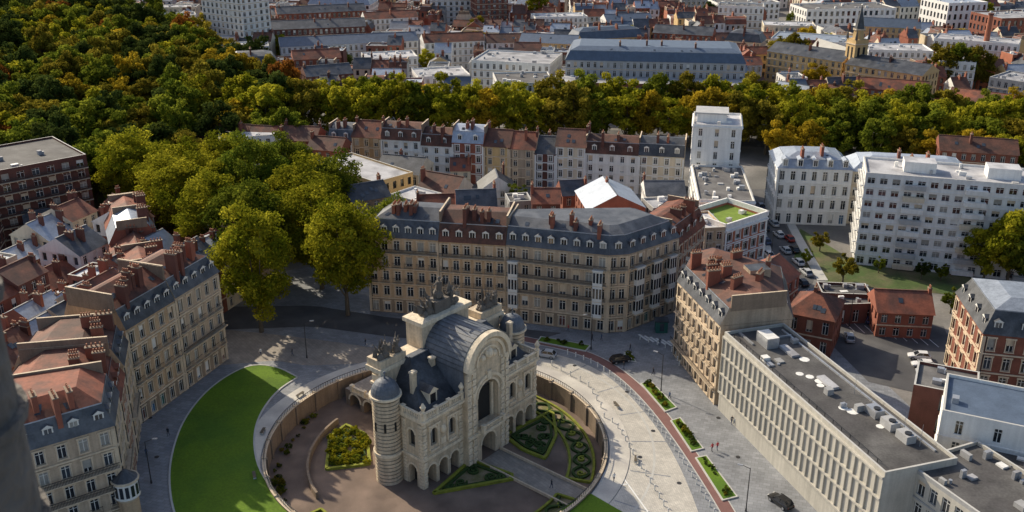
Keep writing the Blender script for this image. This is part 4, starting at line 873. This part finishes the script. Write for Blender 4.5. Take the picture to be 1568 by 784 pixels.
for (x,y,s,sz,l) in [(-51.5,181,1.0,1.0,'leaf_lime'),(-35,189,.94,1.0,'leaf_lime'),(-43,203,1.05,1.02,'leaf_lime'),(-57,202,1.08,1.0,'leaf_green'),(-68,212,1.1,.98,'leaf_lime'),(-50,220,1.15,1.03,'leaf_lime'),(-80,226,1.15,1.0,'leaf_lime'),(-66,236,1.1,1.0,'leaf_green'),(-88,244,1.15,.95,'leaf_lime'),(-104,256,1.1,.85,'leaf_lime'),(-26,200,.7,.85,'leaf_green'),(-62,256,1,.85,'leaf_green'),(-94,272,1,.75,'leaf_olive'),(-46,236,1.0,.85,'leaf_green'),(-78,262,1,.8,'leaf_lime')]:
    tree('plane_tree',x,y,BIG,l,s,sz)
row=empty('boulevard_tree_row',(0,335,0))
def rowtrees(x0,y0,x1,y1,sp,leaves,s,meshes=MED,par=row):
    L=hypot(x1-x0,y1-y0);n=int(L/sp)
    for i in range(n+1):
        t=i/n; tree('tree',x0+(x1-x0)*t+random.uniform(-1,1),y0+(y1-y0)*t+random.uniform(-1,1),meshes,random.choice(leaves),s*random.uniform(.9,1.15),s*random.uniform(.88,1.1),parent=par)
LV=['leaf_lime','leaf_green','leaf_lime','leaf_olive','leaf_lime','leaf_lime','leaf_green','leaf_yellow']
rowtrees(-92,328,76,320,7.5,LV,1.16);rowtrees(-88,344,80,336,9,LV,1.16);rowtrees(76,314,190,278,7.5,LV,1.14);rowtrees(80,330,200,294,8.5,LV,1.18);rowtrees(84,300,190,266,9,LV,.95)
rowtrees(88,346,210,308,10,['leaf_olive','leaf_green','leaf_yellow'],1.05)
rowtrees(-98,318,-70,300,9,LV,1.0)
park=empty('park_woodland',(-200,400,0)); PLV=['leaf_dark']*6+['leaf_green']*5+['leaf_olive']*5+['leaf_lime']*2+['leaf_yellow']*1
y=262
while y<640:
    x=-430
    while x<-70:
        X=x+random.uniform(-3.5,3.5);Y=y+random.uniform(-3.5,3.5)
        if inpoly(X,Y,PARK) and abs(X)<.56*Y+22 and not(hypot(X+200,Y-408)<14): tree('tree',X,Y,MED,'leaf_red' if random.random()<.035 else random.choice(PLV),random.uniform(.95,1.5),random.uniform(.9,1.4),parent=park)
        x+=12
    y+=11
for (u,v,s,l,ms) in [(735,92,.8,'leaf_yellow',MED),(715,98,.7,'leaf_green',MED),(655,118,.7,'leaf_lime',MED),(820,40,1.1,'leaf_lime',MED),(950,90,.95,'leaf_lime',MED),(1190,118,1.0,'leaf_olive',MED),(1215,116,1.1,'leaf_olive',MED),(1240,122,.9,'leaf_olive',MED),(1440,140,1.2,'leaf_olive',MED),(1465,140,1.2,'leaf_green',MED),(1490,142,1.1,'leaf_olive',MED),(1245,150,.9,'leaf_yellow',MED),(1085,45,.9,'leaf_dark',MED),(1430,45,1,'leaf_lime',MED),(1465,42,1,'leaf_lime',MED),(1500,45,1,'leaf_lime',MED),(1215,52,.8,'leaf_green',MED),(1255,52,.8,'leaf_lime',MED),(560,65,.7,'leaf_green',MED),(610,300,.9,'leaf_green',SML),(790,318,1.0,'leaf_green',SML),(735,318,.8,'leaf_olive',SML),(600,288,.7,'leaf_lime',SML),(1540,440,1.05,'leaf_lime',MED),(1572,445,1.1,'leaf_green',MED),(1505,432,.75,'leaf_lime',MED),(1440,430,.55,'leaf_green',SML),(1410,428,.6,'leaf_dark',SML),(1345,418,.5,'leaf_green',SML),(1290,432,.9,'leaf_olive',SML),(60,478,.95,'leaf_green',SML),(30,455,.9,'leaf_green',SML),(5,440,1,'leaf_dark',SML),(100,432,.6,'leaf_lime',SML),(1255,385,.7,'leaf_olive',SML),(1235,405,.5,'leaf_green',SML),(1455,480,.7,'leaf_green',SML)]:
    x,y=G(u,v); tree('broadleaf_tree',x,y,ms,l,s)
for _ in range(90):
    u=random.uniform(100,1560);v=random.uniform(5,120);x,y=G(u,v)
    if not inpoly(x,y,PARK) and free(x,y,3) : tree('broadleaf_tree',x,y,random.choice([MED,SML]),random.choice(LV+['leaf_dark']),random.uniform(.5,.8))
for T_ in ([(828,516),(905,530),(897,539),(822,524)],[(980,588),(998,585),(1037,625),(1018,632)],[(1026,645),(1042,640),(1078,688),(1058,693)],[(1064,702),(1082,698),(1130,762),(1106,768)],[(955,540),(968,543),(975,556),(958,552)]):
    pl=px(*T_)[::-1]; pa=empty('pavement_planter',(*pl[0],0)); mb=MB(); ar=sum(pl[i][0]*pl[(i+1)%4][1]-pl[(i+1)%4][0]*pl[i][1] for i in range(4))
    if ar<0: pl=pl[::-1]
    mb.prism(pl,0.02,.22,'kerb',None); inn=inset(pl,.25); mb.face([(*p,.235) for p in inn],'lawn'); mb.obj('kerb_and_soil',pa)
    xs=[p[0] for p in pl];ys=[p[1] for p in pl]
    for _ in range(60):
        x=random.uniform(min(xs),max(xs));y=random.uniform(min(ys),max(ys))
        if inpoly(x,y,inset(pl,.6)): tree('shrub',x,y,SHR,random.choice(['leaf_green','leaf_dark','leaf_olive','leaf_dark']),random.uniform(.25,.6),z=.2,parent=pa)
bed=empty('garden_shrubs',(*G(530,690,MZ),MZ))
for _ in range(90):
    u=random.uniform(505,562);v=random.uniform(660,716);x,y=G(u,v,MZ)
    if inpoly(x,y,[tuple(p) for p in tri3]): tree('shrub',x,y,SHR,random.choice(['leaf_lime','leaf_green','leaf_lime']),random.uniform(.3,.8),z=MZ,parent=bed)
for _ in range(30):
    a=random.uniform(150,210);r0=random.uniform(MR-2.4,MR-.8); x,y=circ(r0,a); tree('shrub',x,y,SHR,random.choice(['leaf_green','leaf_dark','leaf_olive']),random.uniform(.3,.6),z=MZ,parent=bed)
# ------------------------------------------------------------ CARS
def carmesh(paint):
    mb=MB(); st=[(-2.12,.35,.62,.72),(-2.05,.28,.80,.80),(-1.6,.24,.92,.86),(-.9,.22,.95,.88),(0,.22,.94,.88),(.8,.22,.92,.88),(1.5,.24,.82,.86),(1.95,.28,.70,.80),(2.15,.36,.58,.70)]
    rings=[]
    for x,zb,zt,w in st: rings.append([(x,-w*.9,zb),(x,-w,zb+.2),(x,-w,zt-.14),(x,-w*.9,zt),(x,w*.9,zt),(x,w,zt-.14),(x,w,zb+.2),(x,w*.9,zb)])
    for i in range(len(rings)-1):
        for j in range(8): k=(j+1)%8; mb.face([rings[i][j],rings[i+1][j],rings[i+1][k],rings[i][k]],paint)
    mb.face(rings[0],paint);mb.face(rings[-1][::-1],paint)
    W=.78;w=.60
    b0=[(-1.85,-W,.9),(1.0,-W,.9),(1.0,W,.9),(-1.85,W,.9)];t0=[(-1.35,-w,1.42),(.2,-w,1.44),(.2,w,1.44),(-1.35,w,1.42)]
    for i in range(4): j=(i+1)%4; mb.face([b0[i],b0[j],t0[j],t0[i]],'glass_dark')
    mb.prism([(-1.4,-.62),(.24,-.62),(.24,.62),(-1.4,.62)],1.42,1.47,paint)
    for s in(-1,1):
        for (p,q) in(((-1.85,.79),(-1.37,.61)),((1.0,.79),(.21,.61)),((-.45,.79),(-.45,.62))): mb.beam((p[0],s*p[1],.9),(q[0],s*q[1],1.44),.05,.05,4,paint)
        for x in(-1.3,1.35):
            mb.beam((x,s*.72,.32),(x,s*.9,.32),.33,.33,14,'iron');mb.beam((x,s*.9,.32),(x,s*.92,.32),.2,.2,10,'metal')
        mb.obox(2.08,s*.55,.55,.68,.12,.3,0,'wframe');mb.obox(-2.1,s*.6,.6,.78,.06,.22,0,'tile'); mb.obox(.85,s*.95,.95,1.07,.1,.16,0,paint)
    o=mb.obj('parked_car'); me=o.data; bpy.data.objects.remove(o)
    return me
for n,c in(('paint_white',(.7,.7,.7)),('paint_black',(.012,.012,.014)),('paint_silver',(.45,.47,.49)),('paint_blue',(.04,.07,.15)),('paint_red',(.3,.03,.02))): mat(n,c,.25,.03,1,2,spec=.7)
CM={k:carmesh(k) for k in('paint_white','paint_black','paint_silver','paint_blue','paint_red')}
def car(u,v,ang,k,name='parked_car'):
    x,y=G(u,v); o=bpy.data.objects.new(name,CM[k]); sc.collection.objects.link(o); o.location=(x,y,.03); o.rotation_euler=(0,0,radians(ang))
car(836,546,160,'paint_silver','car');car(950,554,20,'paint_black','car')
for (u,v,a,k) in [(1192,362,100,'paint_white'),(1176,392,98,'paint_white'),(1202,386,98,'paint_silver'),(1222,404,100,'paint_white'),(1215,385,98,'paint_black'),(1228,436,100,'paint_black'),(1250,452,140,'paint_blue'),(1185,345,95,'paint_silver'),(1407,549,170,'paint_white'),(1413,562,172,'paint_white'),(1420,573,172,'paint_silver'),(1172,372,98,'paint_blue'),(1195,772,120,'paint_black'),(1178,330,95,'paint_white'),(1330,492,80,'paint_blue'),(1300,520,80,'paint_silver'),(1208,368,98,'paint_red'),(1170,352,98,'paint_black'),(1190,318,95,'paint_silver'),(1234,420,100,'paint_silver'),(1346,496,80,'paint_white'),(1378,502,80,'paint_black'),(1394,505,80,'paint_silver'),(1164,318,95,'paint_blue')]: car(u,v,a,k)
# ------------------------------------------------------------ bollards, lamps, signs
mb=MB(); mb.cyl(0,0,0,.9,.11,.09,10,'wframe');mb.cyl(0,0,.78,.84,.13,.13,10,'metal');mb.ball((0,0,.95),.13,'wframe'); o=mb.obj('bollard');bm_=o.data;bpy.data.objects.remove(o)
def bollards(pl,sp):
    L=sum(hypot(pl[i+1][0]-pl[i][0],pl[i+1][1]-pl[i][1]) for i in range(len(pl)-1))
    for p in resample(pl,int(L/sp)): o=bpy.data.objects.new('bollard',bm_);sc.collection.objects.link(o);o.location=(p[0],p[1],.02)
bollards(offs(rp,-2.2)[10:],1.9); bollards(smooth(px((925,640),(945,652),(962,685),(985,722),(1008,760),(1030,800))),2.0); bollards(smooth(px((980,520),(1030,535),(1040,560))),1.8); bollards(px((845,560),(900,590),(920,625)),2.4)
def lamp(u,v,a):
    x,y=G(u,v);mb=MB();mb.cyl(x,y,0,.6,.16,.12,10,'iron');mb.cyl(x,y,.6,7.6,.09,.06,8,'iron');mb.beam((x,y,7.5),(x+1.2*cos(a),y+1.2*sin(a),7.9),.05,.04,6,'iron')
    mb.obox(x+1.5*cos(a),y+1.5*sin(a),7.82,7.95,.8,.28,a,'metal'); mb.obox(x+1.5*cos(a),y+1.5*sin(a),7.79,7.82,.6,.2,a,'wframe'); mb.obj('street_lamp')
for (u,v,a) in [(1142,783,2.8),(1012,600,2.6),(905,535,3.5),(470,548,.2),(232,740,.2),(690,517,4.7),(1180,400,0),(1300,500,1)]: lamp(u,v,a)
mb=MB(); x,y=G(1012,507); mb.prism([(x-1.2,y-1),(x+1.2,y-1),(x+1.2,y+1),(x-1.2,y+1)],.02,2.5,'green_door');mb.obox(x,y,2.5,2.7,2.8,2.4,0,'slate');mb.obox(x,y-1.02,.5,2.2,.9,.06,0,'glass_mid');mb.obj('news_kiosk')
for a in(100,150,175,200,20,-10):
    p=circ(MR+5.2,a) if a<90 and a>-30 else circ(MR+2.0,a); an=radians(a)+pi/2; mb=MB(); mb.obox(*p,.55,.62,1.8,.5,an,'bark')
    for s in(-.7,.7): mb.obox(p[0]+cos(an)*s,p[1]+sin(an)*s,.13,.55,.12,.45,an,'kerb')
    mb.obj('park_bench')
# ------------------------------------------------------------ PEOPLE
for n,c in(('skin',(.45,.27,.19)),('hair',(.04,.025,.015)),('cloth_dark',(.03,.035,.05)),('cloth_red',(.45,.03,.04)),('cloth_white',(.7,.7,.7)),('cloth_blue',(.05,.1,.2)),('denim',(.06,.08,.14))): mat(n,c,.85,.1,2,8)
def person(u,v,ang,top,bottom,z=.05,stride=.22):
    x,y=G(u,v)
    V=[(0,0,.95),(0,0,1.15),(0,0,1.38),(0,0,1.5),(0,.01,1.60),(0,.01,1.70), (.1,0,.9),(.11,stride*.6,.5),(.11,stride-.12,.09),(.11,stride+.08,.04),(-.1,0,.9),(-.11,-stride*.2,.5),(-.11,-stride-.1,.12),(-.11,-stride+.08,.04),
       (.19,0,1.40),(.25,-.08,1.14),(.26,.04,.90),(.26,.08,.82),(-.19,0,1.40),(-.25,.05,1.14),(-.26,.2,.93),(-.26,.25,.86)]
    E=[(0,1),(1,2),(2,3),(3,4),(4,5),(0,6),(6,7),(7,8),(8,9),(0,10),(10,11),(11,12),(12,13),(2,14),(14,15),(15,16),(16,17),(2,18),(18,19),(19,20),(20,21)]
    R=[.135,.12,.14,.055,.09,.07,.095,.06,.045,.04,.095,.06,.045,.04,.06,.045,.032,.035,.06,.045,.032,.035]
    me=bpy.data.meshes.new('person');me.from_pydata(V,E,[]);o=bpy.data.objects.new('pedestrian',me);sc.collection.objects.link(o)
    o.modifiers.new('Skin','SKIN')
    for i,sv in enumerate(me.skin_vertices[0].data): sv.radius=(R[i],R[i]*.8); sv.use_root=(i==0)
    ss=o.modifiers.new('S','SUBSURF');ss.levels=1
    dg=bpy.context.evaluated_depsgraph_get(); ev=bpy.data.meshes.new_from_object(o.evaluated_get(dg)); o.modifiers.clear(); o.data=ev
    ev.materials.clear()
    for m in(top,bottom,'skin','hair','cloth_dark'): ev.materials.append(M[m])
    for p in ev.polygons:
        c=p.center; mi=0
        if c.z<.93 and abs(c.x)<.22: mi=1
        if c.z<.1: mi=4
        if c.z>1.5: mi=2
        if c.z>1.66 or(c.z>1.54 and c.y<-.03): mi=3
        if abs(c.x)>.2 and c.z<.9: mi=2
        p.material_index=mi; p.use_smooth=True
    f=MB()
    for s,yy in((1,.1),(-1,.27)):
        for k in range(4): f.beam((s*.26-.02+k*.013,yy,.82),(s*.26-.02+k*.013,yy+.015,.74+abs(k-1.5)*.008),.008,.006,5,'skin')
        f.beam((s*.235,yy+.02,.85),(s*.225,yy+.05,.80),.009,.007,5,'skin')
    f.ball((0,.095,1.62),.018,'skin',6,4);f.ball((.03,.085,1.645),.01,'hair',5,4);f.ball((-.03,.085,1.645),.01,'hair',5,4)
    h=f.obj('hands_and_face'); h.parent=o
    o.location=(x,y,z);o.rotation_euler=(0,0,radians(ang))
for a in [(940,738,200,'cloth_white','denim'),(1090,692,30,'cloth_red','cloth_dark'),(1098,690,30,'cloth_red','denim'),(258,668,170,'cloth_dark','cloth_dark'),(448,545,90,'cloth_dark','denim'),(907,522,80,'cloth_dark','cloth_dark'),(921,522,260,'cloth_blue','denim'),(965,538,100,'cloth_dark','denim'),(955,566,50,'cloth_dark','denim'),(1025,612,120,'cloth_blue','cloth_dark'),(845,722,300,'cloth_dark','denim',MZ+.03),(1010,530,0,'cloth_dark','denim'),(1120,650,200,'cloth_dark','denim'),(1126,652,200,'cloth_white','denim'),(700,512,90,'cloth_blue','cloth_dark'),(870,508,270,'cloth_red','denim'),(225,700,20,'cloth_blue','denim'),(400,545,60,'cloth_white','denim'),(1000,575,300,'cloth_dark','cloth_dark'),(560,530,80,'cloth_dark','denim'),(1215,440,0,'cloth_dark','denim')]:
    person(*a)
# ------------------------------------------------------------ belfry stone pillar beside the viewpoint
mb=MB(); mb.cyl(-1.80,2.55,84.6,86.4,.36,.33,24,'pillar',False);mb.cyl(-1.80,2.55,86.4,90.2,.30,.27,24,'pillar');mb.cyl(-1.80,2.55,84.0,84.6,.48,.48,24,'pillar')
for i in range(9): mb.cyl(-1.80,2.55,86.4+i*.4,86.43+i*.4,.31,.31,24,'pillar')
mb.obox(-3.6,2.55,83.4,84.0,5.2,1.0,0,'pillar'); mb.obj('belfry_stone_pillar')
# ------------------------------------------------------------ light, sky, camera
sd=Vector((-.62,.62,0)).normalized(); el=radians(33)
s3=Vector((sd.x*cos(el),sd.y*cos(el),sin(el)))
sun=bpy.data.lights.new('sun','SUN');sun.energy=5.0;sun.angle=radians(.5);sun.color=(1,.88,.68);so=bpy.data.objects.new('sun',sun);sc.collection.objects.link(so);so.rotation_euler=s3.to_track_quat('Z','Y').to_euler();so.location=(0,0,200)
w=bpy.data.worlds.new('World');sc.world=w;w.use_nodes=True;nt=w.node_tree;bg=nt.nodes['Background'];sk=nt.nodes.new('ShaderNodeTexSky');sk.sky_type='NISHITA';sk.sun_disc=False;sk.sun_elevation=el;sk.sun_rotation=atan2(sd.x,sd.y);sk.dust_density=2.5;nt.links.new(sk.outputs[0],bg.inputs[0]);bg.inputs[1].default_value=.14
cam=bpy.data.cameras.new('Camera');co=bpy.data.objects.new('Camera',cam);sc.collection.objects.link(co);co.location=(0,0,CH);co.rotation_euler=(radians(90-22),0,0);cam.lens=36*FL/1568;cam.clip_end=12000;cam.clip_start=.1
cam.dof.use_dof=True;cam.dof.focus_distance=170;cam.dof.aperture_fstop=4.0
sc.camera=co
print('houses',cnt,'objects',len(bpy.data.objects))
